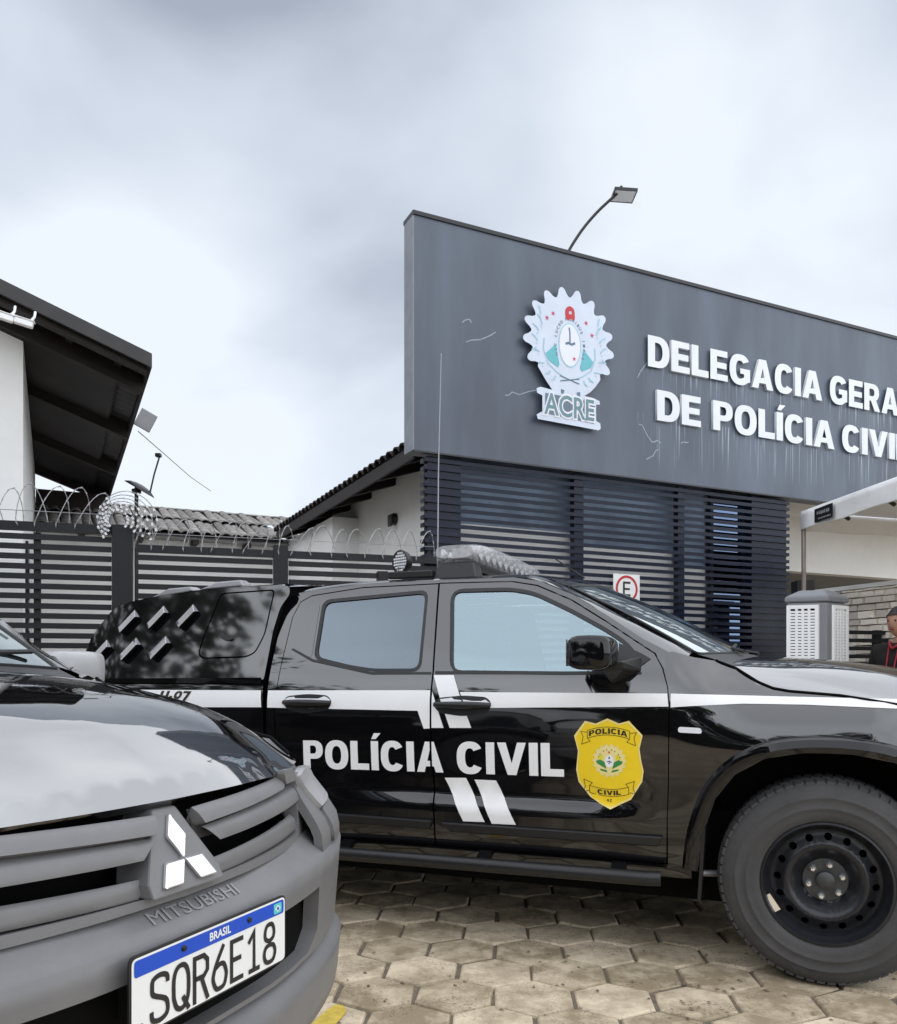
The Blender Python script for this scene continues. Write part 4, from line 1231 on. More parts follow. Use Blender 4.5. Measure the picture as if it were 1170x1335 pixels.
    MB().tube([(-1.055, -.30, 1.672), (-1.20, -.30, 1.772)], [.005, .0035], 6).build('stub_aerial', BLACKPL, root)

# ------------------------------------------------------------------ the setting: ground and hexagonal pavers
MB().add([(-70, -60, -.013), (70, -60, -.013), (70, 90, -.013), (-70, 90, -.013)], [(0, 1, 2, 3)]).build('ground', SANDM)['kind'] = 'structure'
pave = bpy.data.objects.new('pavement', None)
COL.objects.link(pave)
pave['kind'] = 'structure'
PW, ROT = .295, radians(-4)
def hexmesh(k):
    rg = random.Random(k)
    v, f = [], []
    jit = [rg.uniform(-.009, .003) for _ in range(6)]
    for (ins, z) in ((.014, 0.0), (.008, -.003), (.004, -.012), (.003, -.034)):
        for i in range(6):
            a = pi/6+i*pi/3
            r = PW/sqrt(3)-ins+jit[i]*(1 if ins < .018 else 1.3)
            v.append((r*cos(a), r*sin(a), z+(rg.uniform(-.0015, .0015) if z == 0 else 0)))
    f.append((0, 1, 2, 3, 4, 5))
    for L in range(3):
        for i in range(6): f.append((L*6+i, (L+1)*6+i, (L+1)*6+(i+1) % 6, L*6+(i+1) % 6))
    return v, f
HM = []
for k in range(6):
    v, f = hexmesh(k)
    me = mesh_from('paver', v, f)
    me.materials.append(PAVER)
    HM.append(me)
cells = []
for j in range(-50, 70):
    for i in range(-55, 60):
        u = (i+.5*(j % 2))*PW+.10
        w = j*PW*sqrt(3)/2+.03
        x, y = u*cos(ROT)-w*sin(ROT), u*sin(ROT)+w*cos(ROT)
        if -11 < x < 13 and -6 < y < 12.5: cells.append((x, y))
def shown(c):
    x, y = c
    if y < .8: return 99
    px, py = 585+1080*x/y, 878+1080*1.2/y
    vis = 420 < px < 1200 and 1150 < py < 1360
    return (0 if vis else 5)+math.hypot(x-.3, y-2.9)
cells.sort(key=shown)
rg = random.Random(3)
far = MB()
for n, (x, y) in enumerate(cells):
    k = rg.randrange(6)
    if n < 290:
        o = bpy.data.objects.new('paver', HM[k])
        COL.objects.link(o)
        o.parent = pave
        o.location = (x, y, rg.uniform(-.004, .003)-.002)
        o.rotation_euler = (rg.uniform(-.012, .012), rg.uniform(-.012, .012), ROT+rg.randrange(6)*pi/3+rg.uniform(-.02, .02))
    else:
        v, f = hexmesh(k)
        dz = rg.uniform(-.004, .002)-.002
        ca, sa = cos(ROT), sin(ROT)
        far.add([(x+p[0]*ca-p[1]*sa, y+p[0]*sa+p[1]*ca, p[2]+dz) for p in v], f[:13])
o = far.build('pavers_beyond', PAVER, pave)
o['kind'] = 'stuff'
gv = MB()
rq = random.Random(8)
for _ in range(170):
    x, y = rq.uniform(-.6, 2.4), rq.uniform(2.25, 3.6)
    r = rq.uniform(.003, .009)
    a = rq.uniform(0, 3)
    p = [(x+r*cos(a+k*pi/2)*(1.6 if k % 2 else 1), y+r*sin(a+k*pi/2)*(1.6 if k % 2 else 1), .001) for k in range(4)]
    gv.add(p+[(x, y, .001+r*.7)], [(0, 1, 4), (1, 2, 4), (2, 3, 4), (3, 0, 4)])
gvo = gv.build('gravel', mat('grit', (.22, .17, .11), .9, var=.6, vscale=9))
gvo['kind'] = 'stuff'
# yellow paint on a paver at the bumper's foot
yl = [(-.395, 2.46), (-.37, 2.55), (-.345, 2.60), (-.315, 2.58), (-.300, 2.53), (-.315, 2.45), (-.345, 2.33), (-.39, 2.30), (-.42, 2.36)]
yl = [(-.405+(x+.345)*1.0, 2.875+(y-2.46)*.9) for x, y in yl]
yo = panel('paint_mark', lambda u, v: (u, v, .0035), [rounded(yl, .02)], .05, YELL)
yo['kind'] = 'structure'

# ------------------------------------------------------------------ station frontage (local axes: a along the front, b away, z up)
QX, QY, RA = -.3083, 7.4, radians(25.5)
E1, E2 = Vector((cos(RA), sin(RA), 0)), Vector((-sin(RA), cos(RA), 0))
def W2(a, b, z=0): return Vector((QX, QY, z))+E1*a+E2*b

board = thing('sign_board', 'long grey fascia board carrying white letters over the slatted front', 'sign board', (QX, QY, 0), RA)
MB().box(0, 10.4, 0, .20, 3.20, 5.30).build('board_panel', BOARD, board)
MB().box(-.015, 10.42, -.015, .215, 5.30, 5.335).build('top_flashing', mat('dark_flashing', (.012, .013, .016), .4, var=.2), board)
MB().box(0, 10.4, -.004, .02, 3.185, 3.20).build('bottom_trim', mat('dark_flashing', (.012, .013, .016), .4), board)
MB().box(-.012, 0, .0, .20, 3.2, 5.3).build('end_trim', mat('pale_edge_trim', (.20, .22, .25), .4, var=.2, vscale=5), board)
def sign_line(text, a0, a1, z0, hgt, acap=None):
    Wd, Ls = layout(text, gap=.075, space=.38)
    kx = (a1-a0)/Wd
    for ch, gx, gw, L in Ls:
        loops = [[(a0+(gx+p)*kx, z0+q*hgt) for p, q in lp] for lp in L]
        panel('letter', lambda u, v: (u, -.032, v), loops, .3, SIGNW, board, skirt=.032)
# line 1: D of DELEGACIA at 2.59 ... A ends 5.11 ; GERAL from 5.236 ; line 2 below
sign_line('DELEGACIA', 2.590, 5.110, 4.350, .322)
sign_line('GERAL', 5.236, 6.680, 4.350, .322)
sign_line('DE', 2.710, 3.294, 3.812, .315)
sign_line('POLÍCIA', 3.465, 5.312, 3.812, .315)
sign_line('CIVIL', 5.440, 6.640, 3.812, .315)
# old tape marks and scratches on the board
rg = random.Random(11)
sc = MB()
for (a, z, n, dx, dz) in ((.52, 4.25, 5, .07, .04), (.93, 3.82, 5, .08, .03), (.48, 4.42, 4, .04, -.05), (2.48, 4.22, 3, .05, .06), (2.5, 3.75, 6, .05, -.06), (2.75, 3.52, 5, -.03, -.05), (3.05, 3.62, 3, .05, .02)):
    p = [(a, z)]
    for k in range(n): p.append((p[-1][0]+dx*rg.uniform(.4, 1.3), p[-1][1]+dz*rg.uniform(-.5, 1.6)))
    ribbon_mb(sc, p, .011, lambda u, v, d_: (u, d_, v), -.002)
o = sc.build('tape_residue', mat('tape_residue', (.30, .34, .39), .6, var=.4, vscale=30), board)
o['kind'] = 'stuff'

# state crest fixed on the board
cr_ = thing('state_crest', 'scalloped pale blue coat of arms panel reading ACRE on the grey board', 'crest', tuple(W2(1.61, -.04, 3.60)), RA)
sc_ = []
for k in range(12):
    a = radians(206-k*(232/11))
    for (dq, rr_) in ((-9.4, .442), (-6.5, .466), (-3.9, .512), (-1.8, .530), (0, .534), (1.8, .530), (3.9, .512), (6.5, .466), (9.4, .442)):
        b = a-radians(dq)
        sc_.append((rr_*.985*cos(b), .81+rr_*.985*sin(b)))
low = [(.36, .50), (.30, .42), (.24, .36), (.17, .315), (.27, .31), (.35, .29), (.355, .255), (.31, .25), (.31, .09), (.36, .07), (.365, .02), (.34, 0), (-.36, .02), (-.375, .06), (-.31, .10), (-.31, .25), (-.37, .27), (-.375, .31), (-.33, .33), (-.20, .32), (-.27, .40), (-.36, .52)]
panel('crest_panel', lambda u, v: (u, -.03, v), [sc_+low], .3, CRESTP, cr_, skirt=.03)
Pk = lambda d_: (lambda u, v: (u, -.03-d_, v))
edge = grow(sc_+low, -.018)
oval = [(.0+.128*cos(a), .78+.215*sin(a)) for a in np.linspace(0, 2*pi, 32, endpoint=False)]
oval2 = [(.0+.118*cos(a), .78+.203*sin(a)) for a in np.linspace(0, 2*pi, 32, endpoint=False)]
panel('oval_band', Pk(.0025), [oval, oval2], .3, CRESTB, cr_)
panel('oval_field', Pk(.0030), [oval2], .3, mat('crest_white', (.74, .76, .82), .45, var=.04), cr_)
mb = MB()
text_v = 'NEC LUCEO PLURIBUS IMPAR'
for i, c in enumerate(text_v):
    if c == ' ': continue
    a = radians(205-230*i/(len(text_v)-1))
    ca, sa = cos(a-pi/2), sin(a-pi/2)
    text_on(mb, c, .040, lambda x, y, a=a, ca=ca, sa=sa: (.165*cos(a)+x*ca-y*sa, -.033, .78+.252*sin(a)+x*sa+y*ca), bold=.0008)
mb.build('motto_lettering', CRESTD, cr_)
for sg in (-1, 1):
    panel('flag_fold', Pk(.0028), [[(sg*.155, .77), (sg*.275, .66), (sg*.245, .60), (sg*.135, .545), (sg*.118, .58), (sg*.14, .66)]], .3, CRESTT, cr_)
    mb = MB()
    ribbon_mb(mb, [(sg*.29, .80), (sg*.30, .70), (sg*.25, .57), (sg*.15, .50), (sg*.06, .46)], .010, lambda u, v, d_: (u, d_, v), -.0335)
    for (x, z, dx, dz) in ((.31, .93, .06, .09), (.35, .86, .07, .06), (.36, .76, .07, .06), (.34, .66, .06, .02), (.29, .56, .07, .00), (.22, .50, .06, -.04), (.33, 1.02, .02, .08), (.16, .46, .05, -.05), (.38, .70, .05, -.03)):
        ribbon_mb(mb, [(sg*x, z), (sg*(x+dx*.4), z+dz*.6), (sg*(x+dx), z+dz)], .014, lambda u, v, d_: (u, d_, v), -.0333)
        ribbon_mb(mb, [(sg*(x+.01), z-.03), (sg*(x+dx*.3), z+dz*.2-.03)], .010, lambda u, v, d_: (u, d_, v), -.0333)
    mb.build('laurel_branch', CRESTB, cr_)
star = lambda cx, cz, r: [(cx+(r if k % 2 == 0 else r*.42)*cos(radians(90+36*k)), cz+(r if k % 2 == 0 else r*.42)*sin(radians(90+36*k))) for k in range(10)]
for (x, z, r) in ((-.19, 1.055, .025), (-.26, 1.0, .025), (.19, 1.03, .025), (.26, .92, .025), (.05, .655, .025)): panel('crest_star', Pk(.0036), [star(x, z, r)], .3, PINKP, cr_)
panel('phrygian_cap', Pk(.0034), [rounded([(-.055, 1.07), (-.05, 1.13), (0, 1.165), (.05, 1.14), (.06, 1.06), (.05, 1.02), (.02, 1.045), (-.02, 1.02), (-.045, 1.03)], .03), [(-.01, 1.08), (-.01, 1.11), (.02, 1.115), (.025, 1.085)]], .3, REDP, cr_)
mb = MB()
ribbon_mb(mb, [(-.01, .95), (.0, .90), (.0, .80)], .016, lambda u, v, d_: (u, d_, v), -.0345)
ribbon_mb(mb, [(-.05, .785), (-.02, .80), (.02, .79), (.06, .81)], .022, lambda u, v, d_: (u, d_, v), -.0347)
ribbon_mb(mb, [(-.11, .47), (.11, .42)], .010, lambda u, v, d_: (u, d_, v), -.0345)
ribbon_mb(mb, [(-.11, .42), (.11, .47)], .010, lambda u, v, d_: (u, d_, v), -.0349)
mb.build('crest_tools', CRESTD, cr_)
panel('plinth_gap', Pk(.0028), [[(-.10, .345), (-.06, .335), (-.075, .30), (-.10, .30)]], .3, CRESTD, cr_)
panel('plinth_gap', Pk(.0028), [[(.12, .345), (.08, .335), (.085, .29), (.12, .29)]], .3, CRESTD, cr_)
panel('word_field', Pk(.0024), [[(-.28, .085), (.28, .055), (.30, .27), (-.28, .28)]], .3, mat('crest_slate', (.12, .17, .22), .45, var=.1), cr_)
mb, mb2 = MB(), MB()
text_on(mb2, 'ACRE', .29, lambda x, y: (x, -.0345, .170+y), bold=.022, sx=.80)
text_on(mb, 'ACRE', .29, lambda x, y: (x, -.0365, .170+y), bold=.004, sx=.80)
mb2.build('word_outline', mat('crest_white', (.74, .76, .82), .45), cr_)
mb.build('word_lettering', mat('crest_slate_letter', (.13, .24, .27), .45, var=.1), cr_)

# slatted screen under the board
scr = thing('slat_screen', 'dark navy horizontal slat screen covering the front below the sign board', 'slat screen', (QX, QY, 0), RA)
A0, A1, B0 = .13, 4.68, .05
fs = MB().box(A0, A1, B0, B0+.012, 0, .036).mesh('slat')
ls = MB().box(A0, A0+.028, B0+.030, B0+.11, 0, .036).mesh('slat')
rs = MB().box(A1-.028, A1, B0+.030, B0+1.15, 0, .036).mesh('slat')
for m_ in (fs, ls, rs): m_.materials.append(SLATM)
k, z = 0, 3.125
rg = random.Random(5)
while z > .06:
    for me in (fs, ls, rs):
        o = bpy.data.objects.new('slat', me)
        COL.objects.link(o)
        o.parent = scr
        o.location = (0, rg.uniform(-.003, .003), z)
        o.rotation_euler = (radians(rg.uniform(-1.2, 1.2)), radians(rg.uniform(-.05, .05)), 0)
    z -= .0735
for a0, a1 in ((1.755, 1.865), (3.07, 3.155)):
    MB().box(a0, a1, B0+.016, B0+.09, .02, 3.18).build('post', SLATM, scr)
MB().box(A0+.032, .50, B0+.018, B0+.095, .02, 3.18).build('post', SLATM, scr)
MB().box(4.12, A1-.032, B0+.018, B0+.40, .02, 3.18).build('post', SLATM, scr)

# the building behind
bld = thing('station_building', 'white rendered police station building behind the sign board and slats', 'building', (QX, QY, 0), RA)
w = MB()
w.box(.82, 4.3, .62, .80, 0, 3.27)
w.build('front_wall', WALLW, bld)
MB().box(.85, 10.4, .20, 1.25, 3.28, 3.38).build('soffit', WALLW, bld)
MB().box(.65, .82, .61, 6.2, 0, 3.47).build('side_wall', WALLW, bld)
MB().box(4.4, 10.4, 1.22, 1.40, 2.57, 3.60).build('porch_beam', WALLW, bld)
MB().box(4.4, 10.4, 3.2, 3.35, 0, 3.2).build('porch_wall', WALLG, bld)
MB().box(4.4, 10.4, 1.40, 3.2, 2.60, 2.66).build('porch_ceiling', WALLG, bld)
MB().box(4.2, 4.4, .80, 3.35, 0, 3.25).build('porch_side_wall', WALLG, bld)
MB().box(.3, 10.4, 3.35, 7.2, 0, 3.2).build('rear_block', WALLW, bld)
for a0, a1 in ((3.60, 4.12),):
    fr = MB()
    for q in ((a0, a1, .150, .20, .05, .12), (a0, a1, .150, .20, 3.08, 3.16), (a0, a0+.04, .150, .20, .12, 3.08), (a1-.04, a1, .150, .20, .12, 3.08)): fr.box(*q)
    w_ = fr.build('window', SLATM, bld)
    nrow = 3
    for k in range(nrow):
        z0, z1 = .12+2.96*k/nrow, .12+2.96*(k+1)/nrow
        MB().box(a0+.04, a1-.04, .165, .178, z0+.004, z1-.004, Matrix.Rotation(radians((.0, .25, -.2)[k]), 4, 'X')).build('pane', GL_BAY, w_)
for a0, a1, zz in ((.505, 1.81, 2.62), (1.81, 3.11, 2.52), (3.11, 3.58, 2.36)):
    MB().box(a0, a1, .215, .60, 0, zz).build('bay_wall', WALLW, bld)
MB().box(.505, 3.58, .218, .59, 2.36, 3.26).build('bay_shade_panel', mat('bay_shade_blue', (.20, .27, .38), .5, var=.45, vscale=1.6), bld)  # blue panel added behind the upper slats, soffit shade put into its colour
# roof over the left flank: rafters, fascia and a row of tiles
slope = .33
rf = bpy.data.objects.new('roof', None)
COL.objects.link(rf)
rf.parent = bld
MB().add([(.13, .28, 3.33), (.13, 5.6, 3.33), (2.4, 5.6, 3.33+2.27*slope), (2.4, .28, 3.33+2.27*slope), (.13, .28, 3.29), (.13, 5.6, 3.29), (2.4, 5.6, 3.29+2.27*slope), (2.4, .28, 3.29+2.27*slope)],
         [(0, 3, 2, 1), (4, 5, 6, 7), (0, 1, 5, 4), (1, 2, 6, 5), (2, 3, 7, 6), (3, 0, 4, 7)]).build('roof_deck', DARKWOOD, rf)
MB().box(.105, .135, .26, 5.5, 3.20, 3.325).build('fascia', DARKWOOD, rf)
for k in range(7):
    b = .45+k*.8
    z0, z1 = 3.30, 3.30+.51*slope
    MB().add([(.14, b, z0-.10), (.648, b, z1-.10), (.648, b+.08, z1-.10), (.14, b+.08, z0-.10), (.14, b, z0-.012), (.648, b, z1-.012), (.648, b+.08, z1-.012), (.14, b+.08, z0-.012)],
             [(0, 3, 2, 1), (4, 5, 6, 7), (0, 1, 5, 4), (1, 2, 6, 5), (2, 3, 7, 6), (3, 0, 4, 7)]).build('rafter', DARKWOOD, rf)
def tile_mesh(L, r, over=1):                # half-barrel roof tile along +x, tapering
    v, f = [], []
    for i, (x, rr) in enumerate(((0, r), (L, r*.86))):
        for k in range(7):
            a = pi*k/6
            v += [(x, rr*cos(a), rr*sin(a)*.75*over), (x, rr*.84*cos(a), rr*.84*sin(a)*.75*over-.004)]
    for k in range(6):
        a, b = 2*k, 2*k+2
        f += [(a, b, 14+b, 14+a), (a+1, 14+a+1, 14+b+1, b+1), (a, a+1, b+1, b), (14+a, 14+b, 14+b+1, 14+a+1)]
    return mesh_from('tile', v, f, 50)
tm = tile_mesh(.42, .085)
tm.materials.append(TILED)
sa_ = math.atan(slope)
for k in range(31):
    for row in range(3):
        o = bpy.data.objects.new('tile', tm)
        COL.objects.link(o)
        o.parent = rf
        b = .32+k*.172+rg.uniform(-.008, .008)
        xx = .09+row*.36
        o.location = (xx, b, 3.345+(xx-.13)*slope+.012*row)
        o.rotation_euler = (0, -sa_+rg.uniform(-.02, .02)+.03, rg.uniform(-.03, .03))
# bulkhead lamp on the flank wall
bl = thing('wall_lamp', 'small dark bulkhead lamp high on the white flank wall', 'lamp', tuple(W2(.65, 2.06, 2.976)), RA)
MB().lathe([(0, 0), (.06, 0), (.07, .02), (.07, .05)], 16, Matrix.Translation((-.05, 0, 0)) @ Matrix.Rotation(radians(-90), 4, 'Z')).build('lamp_body', BLACKPL, bl, smooth=40)
MB().box(-.085, -.05, -.055, .055, -.09, .05).build('lamp_cage', BLACKPL, bl, bevel=.02)

# parking sign on the slats
ps = thing('parking_sign', 'square white parking sign with a black E in a red ring on the slats', 'sign', tuple(W2(2.36, .022, 2.04)), RA)
MB().box(-.165, .165, -.004, .004, -.17, .17).build('sign_plate', WHITEP, ps, bevel=.001)
ring = [(.138*cos(a), .02+.138*sin(a)) for a in np.linspace(0, 2*pi, 40, endpoint=False)]
ring2 = [(.112*cos(a), .02+.112*sin(a)) for a in np.linspace(0, 2*pi, 40, endpoint=False)]
panel('red_ring', lambda u, v: (u, -.0058, v), [ring, ring2], .3, REDP, ps)
panel('letter_e', lambda u, v: (u, -.0062, v), [[(-.048+a*.115, -.055+b*.150) for a, b in ((0, 0), (.82, 0), (.82, .15), (.2, .15), (.2, .43), (.75, .43), (.75, .57), (.2, .57), (.2, .85), (.82, .85), (.82, 1), (0, 1))]], .3, INK, ps)
MB().box(-.02, .02, .004, .03, -.12, .12).build('sign_clamp', WIRE, ps)

# street lamp on a curved arm behind the board
lp = thing('street_lamp', 'thin curved lamp arm with a flat square head above the board', 'street lamp', (1.27, 9.5, 0))
MB().tube([(0, 0, 0), (0, 0, 5.6)], [.05, .035], 10).build('pole', BLACKPL, lp, smooth=60)
MB().tube(catmull([(0, 0, 5.55), (.06, 0, 5.93), (.22, -.02, 6.22), (.42, -.04, 6.46), (.66, -.06, 6.68), (.70, -.06, 6.75)], 5), .017, 8).build('arm', BLACKPL, lp, smooth=60)
Mh = Matrix.Translation((.735, -.02, 6.67)) @ Matrix.Rotation(radians(4), 4, 'X') @ Matrix.Rotation(radians(4), 4, 'Y')
hd = MB()
for (x0, x1, y0, y1) in ((-.13, .13, -.14, -.129), (-.13, .13, .129, .14), (-.13, -.119, -.129, .129), (.119, .13, -.129, .129)): hd.box(x0, x1, y0, y1, -.014, .02, Mh)
h_ = hd.build('lamp_head', BLACKPL, lp)
h_['kind'] = 'thing'
MB().box(-.118, .118, -.128, .128, -.010, .010, Mh).build('lamp_lens', LAMPW, h_)

# ------------------------------------------------------------------ left house with its big dark eave
TX, TY, TZ = -2.58, 7.2, 3.95
hs = thing('gabled_house', 'white gabled house with a deep dark eave rising over the fence', 'house', (TX, TY, 0), RA)
sl_ = .356
hr = bpy.data.objects.new('roof', None)
COL.objects.link(hr)
hr.parent = hs
zt = lambda a: TZ-a*sl_
def slab(a0, a1, b0, b1, t0, t1):        # piece following the roof pitch between two offsets below it
    return [(a0, b0, zt(a0)-t1), (a1, b0, zt(a1)-t1), (a1, b1, zt(a1)-t1), (a0, b1, zt(a0)-t1), (a0, b0, zt(a0)-t0), (a1, b0, zt(a1)-t0), (a1, b1, zt(a1)-t0), (a0, b1, zt(a0)-t0)]
BX = [(0, 3, 2, 1), (4, 5, 6, 7), (0, 1, 5, 4), (1, 2, 6, 5), (2, 3, 7, 6), (3, 0, 4, 7)]
# corrugated sheet
v, f = [], []
nb_ = 150
for i in range(nb_+1):
    b = 6.0*i/nb_
    dz = .016*cos(2*pi*b/.16)
    for a in (0, -6.2): v += [(a, b, zt(a)+dz), (a, b, zt(a)+dz-.012)]
for i in range(nb_):
    k = 4*i
    f += [(k, k+2, k+6, k+4), (k+1, k+5, k+7, k+3), (k, k+4, k+5, k+1)]
MB().add(v, f).build('roof_sheet', DARKMETALR, hr, smooth=60)
MB().add(slab(-6.2, .0, -.03, .0, -.02, .10), BX).build('verge_board', DARKMETALR, hr)
MB().add(slab(-.03, .0, 0, 6.0, .03, .10), BX).build('eave_board', DARKWOOD, hr)
for b0 in (.05, .42, 2.05, 3.9, 5.8): MB().add(slab(-6.0, -.035, b0, b0+.09, .03, .20 if b0 > .1 else .14), BX).build('rafter', DARKWOOD, hr)
for a0 in (-.22, -.62, -.98): MB().add(slab(a0-.06, a0, .02, 6.0, .022, .075), BX).build('purlin', DARKWOOD, hr)
MB().add(slab(-1.01, -.24, .55, 6.0, .080, .095), BX).build('soffit_board', mat('soffit_dark', (.020, .016, .017), .7, var=.4, vscale=3), hr)
w = MB()
def wallp(a0, a1, b0, b1):
    v = [(a0, b0, 0), (a1, b0, 0), (a1, b1, 0), (a0, b1, 0), (a0, b0, zt(a0)-.21), (a1, b0, zt(a1)-.21), (a1, b1, zt(a1)-.21), (a0, b1, zt(a0)-.21)]
    return v
MB().add(wallp(-6.0, -1.01, .52, .70), BX).build('front_wall', WALLW, hs)
MB().add(wallp(-1.19, -1.01, .702, 5.9), BX).build('flank_wall', WALLW, hs)
wd = MB().box(-1.012, -.985, 1.15, 1.95, 1.45, 2.45).build('window', SLATM, hs)
MB().box(-.986, -.975, 1.20, 1.90, 1.50, 2.40).build('pane', GL_DARK, wd)
for k in range(4): MB().box(-.974, -.962, 1.28+.16*k, 1.295+.16*k, 1.47, 2.43).build('window_bar', WHITEP, wd)
MB().box(-1.0, -.04, 5.70, 5.85, 0, 3.86).build('porch_end_wall', mat('porch_brown', (.035, .022, .020), .7, var=.4, vscale=3), hs)
# cameras under the verge
def cctv(label, pos, rot):
    c = thing('security_camera', label, 'security camera', pos, rot, 'cameras under the gable')
    c.scale = (.72, .72, .72)
    M = Matrix.Rotation(radians(12), 4, 'Y')
    MB().box(-.16, .04, -.035, .035, -.035, .035, M).build('camera_body', COOLW, c, bevel=.012)
    MB().box(-.20, .05, -.042, .042, .037, .045, M).build('sun_shield', COOLW, c)
    MB().lathe([(0, 0), (.026, 0), (.028, .01)], 14, M @ Matrix.Translation((-.163, 0, 0)) @ Matrix.Rotation(radians(-90), 4, 'Z')).build('camera_lens', BLACKPL, c)
    MB().tube([(.0, 0, .02), (.05, .02, .10), (.055, .05, .17)], .014, 8).build('bracket', COOLW, c)
cctv('small white bullet camera under the gable, the nearer to the wall corner', (-3.40, 6.72, 4.03), radians(20))
cctv('small white bullet camera under the gable, farther from the wall corner', (-3.53, 6.66, 4.05), radians(25))
# floodlight on the eave and its cable
fl_ = thing('floodlight', 'flat grey floodlight on an arm behind the dark eave', 'floodlight', (-3.29, 9.0, 3.95))
MB().box(-.09, .09, -.02, .02, -.10, .10, Matrix.Rotation(radians(28), 4, 'Y') @ Matrix.Rotation(radians(25), 4, 'Z')).build('lamp_housing', mat('flood_grey', (.32, .33, .34), .5, var=.1), fl_, bevel=.008)
MB().tube([(-.30, -.03, .05), (-.12, 0, -.02), (-.07, .02, -.05)], .012, 6).build('arm', BLACKPL, fl_)
cb = MB().tube([(-3.37, 9.0, 3.83), (-3.6, 10.5, 3.98), (-3.86, 12.4, 4.14), (-4.02, 14.0, 4.285)], .006, 5).build('overhead_cable', WIRE)
setprops(cb, 'thin cable sagging from the floodlight towards the tiled roof', 'cable')
dp = thing('dish_antenna', 'dark pole with a small tilted dish seen edge on behind the fence', 'antenna', (-3.39, 9.0, 0))
MB().tube([(0, 0, 0), (0, 0, 3.22)], .022, 8).build('pole', BLACKPL, dp, smooth=60)
MB().lathe([(0, .05), (.06, .045), (.12, .03), (.17, .0), (.172, -.008), (.12, .02), (.0, .04)], 24, Matrix.Translation((.035, 0, 3.205)) @ Matrix.Rotation(radians(30), 4, 'Y') @ Matrix.Rotation(radians(90), 4, 'X')).build('dish', BLACKPL, dp, smooth=60)
MB().tube([(.15, -.02, 3.14), (.20, -.02, 3.36), (.26, -.02, 3.56)], .009, 6).build('feed_arm', BLACKPL, dp)
MB().box(.215, .275, -.05, .01, 3.545, 3.585).build('feed_horn', BLACKPL, dp, bevel=.008)
MB().lathe([(.0, -.04), (.05, -.04), (.05, .0), (.0, .0)], 12, Matrix.Translation((0, 0, 3.20)) @ Matrix.Rotation(radians(90), 4, 'X')).build('bracket', BLACKPL, dp)

# ------------------------------------------------------------------ rear wing with the pale tiled roof
rw = thing('rear_wing', 'low rear wing with weathered barrel tiled roof between the two houses', 'building', tuple(W2(-3.1, 5.45, 0)), RA)
MB().box(0, 3.75, .30, .50, 0, 3.262).build('wall', WALLW, rw)
rr = bpy.data.objects.new('roof', None)
COL.objects.link(rr)
rr.parent = rw
MB().add([(-.3, 0, 3.19), (3.3, 0, 3.19), (3.3, 1.75, 3.83), (-.3, 1.75, 3.83), (-.3, 0, 3.16), (3.3, 0, 3.16), (3.3, 1.75, 3.80), (-.3, 1.75, 3.80)], [(0, 1, 2, 3), (4, 7, 6, 5), (0, 4, 5, 1), (1, 5, 6, 2), (2, 6, 7, 3), (3, 7, 4, 0)]).build('roof_deck', DARKWOOD, rr)
tm2 = tile_mesh(.98, .072, .62)
tm2.materials.append(TILEM)
for k in range(29):
    for row in range(2):
        o = bpy.data.objects.new('tile', tm2)
        COL.objects.link(o)
        o.parent = rr
        yy = -.06+row*.90
        o.location = (-.22+k*.141+rg.uniform(-.01, .01), yy, 3.215+yy*.366+.02*row*.5)
        o.rotation_euler = Vector((0, 0, 0))
        o.rotation_mode = 'XYZ'
        o.matrix_basis = Matrix.Translation(o.location) @ Matrix.Rotation(pi/2+rg.uniform(-.03, .03), 4, 'Z') @ Matrix.Rotation(-.33+rg.uniform(-.02, .02), 4, 'Y')
for k in range(10):
    o = bpy.data.objects.new('ridge_tile', tm2)
    COL.objects.link(o)
    o.parent = rr
    o.matrix_basis = Matrix.Translation((-.25+k*.42, 1.74, 3.84)) @ Matrix.Scale(1.25, 4, (0, 1, 0))
for k in range(4): MB().box(.5+.75*k, .58+.75*k, .02, .298, 3.06, 3.12).build('rafter', DARKWOOD, rw)
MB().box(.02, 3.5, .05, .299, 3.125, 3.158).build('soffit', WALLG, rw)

# ------------------------------------------------------------------ fence, gate, razor wire
FX, FY, FA = -.6, 7.3, radians(17)
F1, F2 = Vector((cos(FA), sin(FA), 0)), Vector((-sin(FA), cos(FA), 0))
def WF(a, b, z=0): return Vector((FX, FY, z))+F1*a+F2*b
def slats(root, a0, a1, ztop, pitch, hgt):
    me = MB().box(a0, a1, 0, .02, -hgt, 0).mesh('slat')
    me.materials.append(FENCEM)
    z = ztop
    while z > .12:
        o = bpy.data.objects.new('slat', me)
        COL.objects.link(o)
        o.parent = root
        o.location = (0, rg.uniform(-.002, .002), z)
        z -= pitch
fc = thing('slat_fence', 'charcoal horizontal slat fence with razor wire loops beside the white flank wall', 'fence', (FX, FY, 0), FA)
slats(fc, -2.02, -.932, 2.165, .0785, .044)
slats(fc, -.798, .80, 2.160, .0785, .044)
for a0, a1 in ((-2.015, -.925), (-.805, .80)): MB().box(a0, a1, -.012, .035, 2.185, 2.245).build('top_rail', FENCEM, fc)
for a, w_, zt_ in ((-.865, .12, 2.29), (.02, .09, 2.10), (.76, .08, 2.2)): MB().box(a-w_/2, a+w_/2, -.022, .055, 0, zt_).build('post', FENCEM, fc, bevel=.003)
gt = thing('slat_gate', 'tall charcoal slat gate in front of the gabled house, hung on a wide post', 'gate', (FX, FY, 0), FA)
slats(gt, -4.6, -2.205, 2.295, .0775, .044)
MB().box(-4.6, -2.205, -.012, .035, 2.318, 2.388).build('top_rail', FENCEM, gt)
MB().box(-2.20, -2.045, -.03, .10, 0, 2.395).build('post', FENCEM, gt, bevel=.004)
for a in (-2.75, -3.45): MB().box(a-.025, a+.025, .022, .05, .05, 2.31).build('stile', FENCEM, gt)

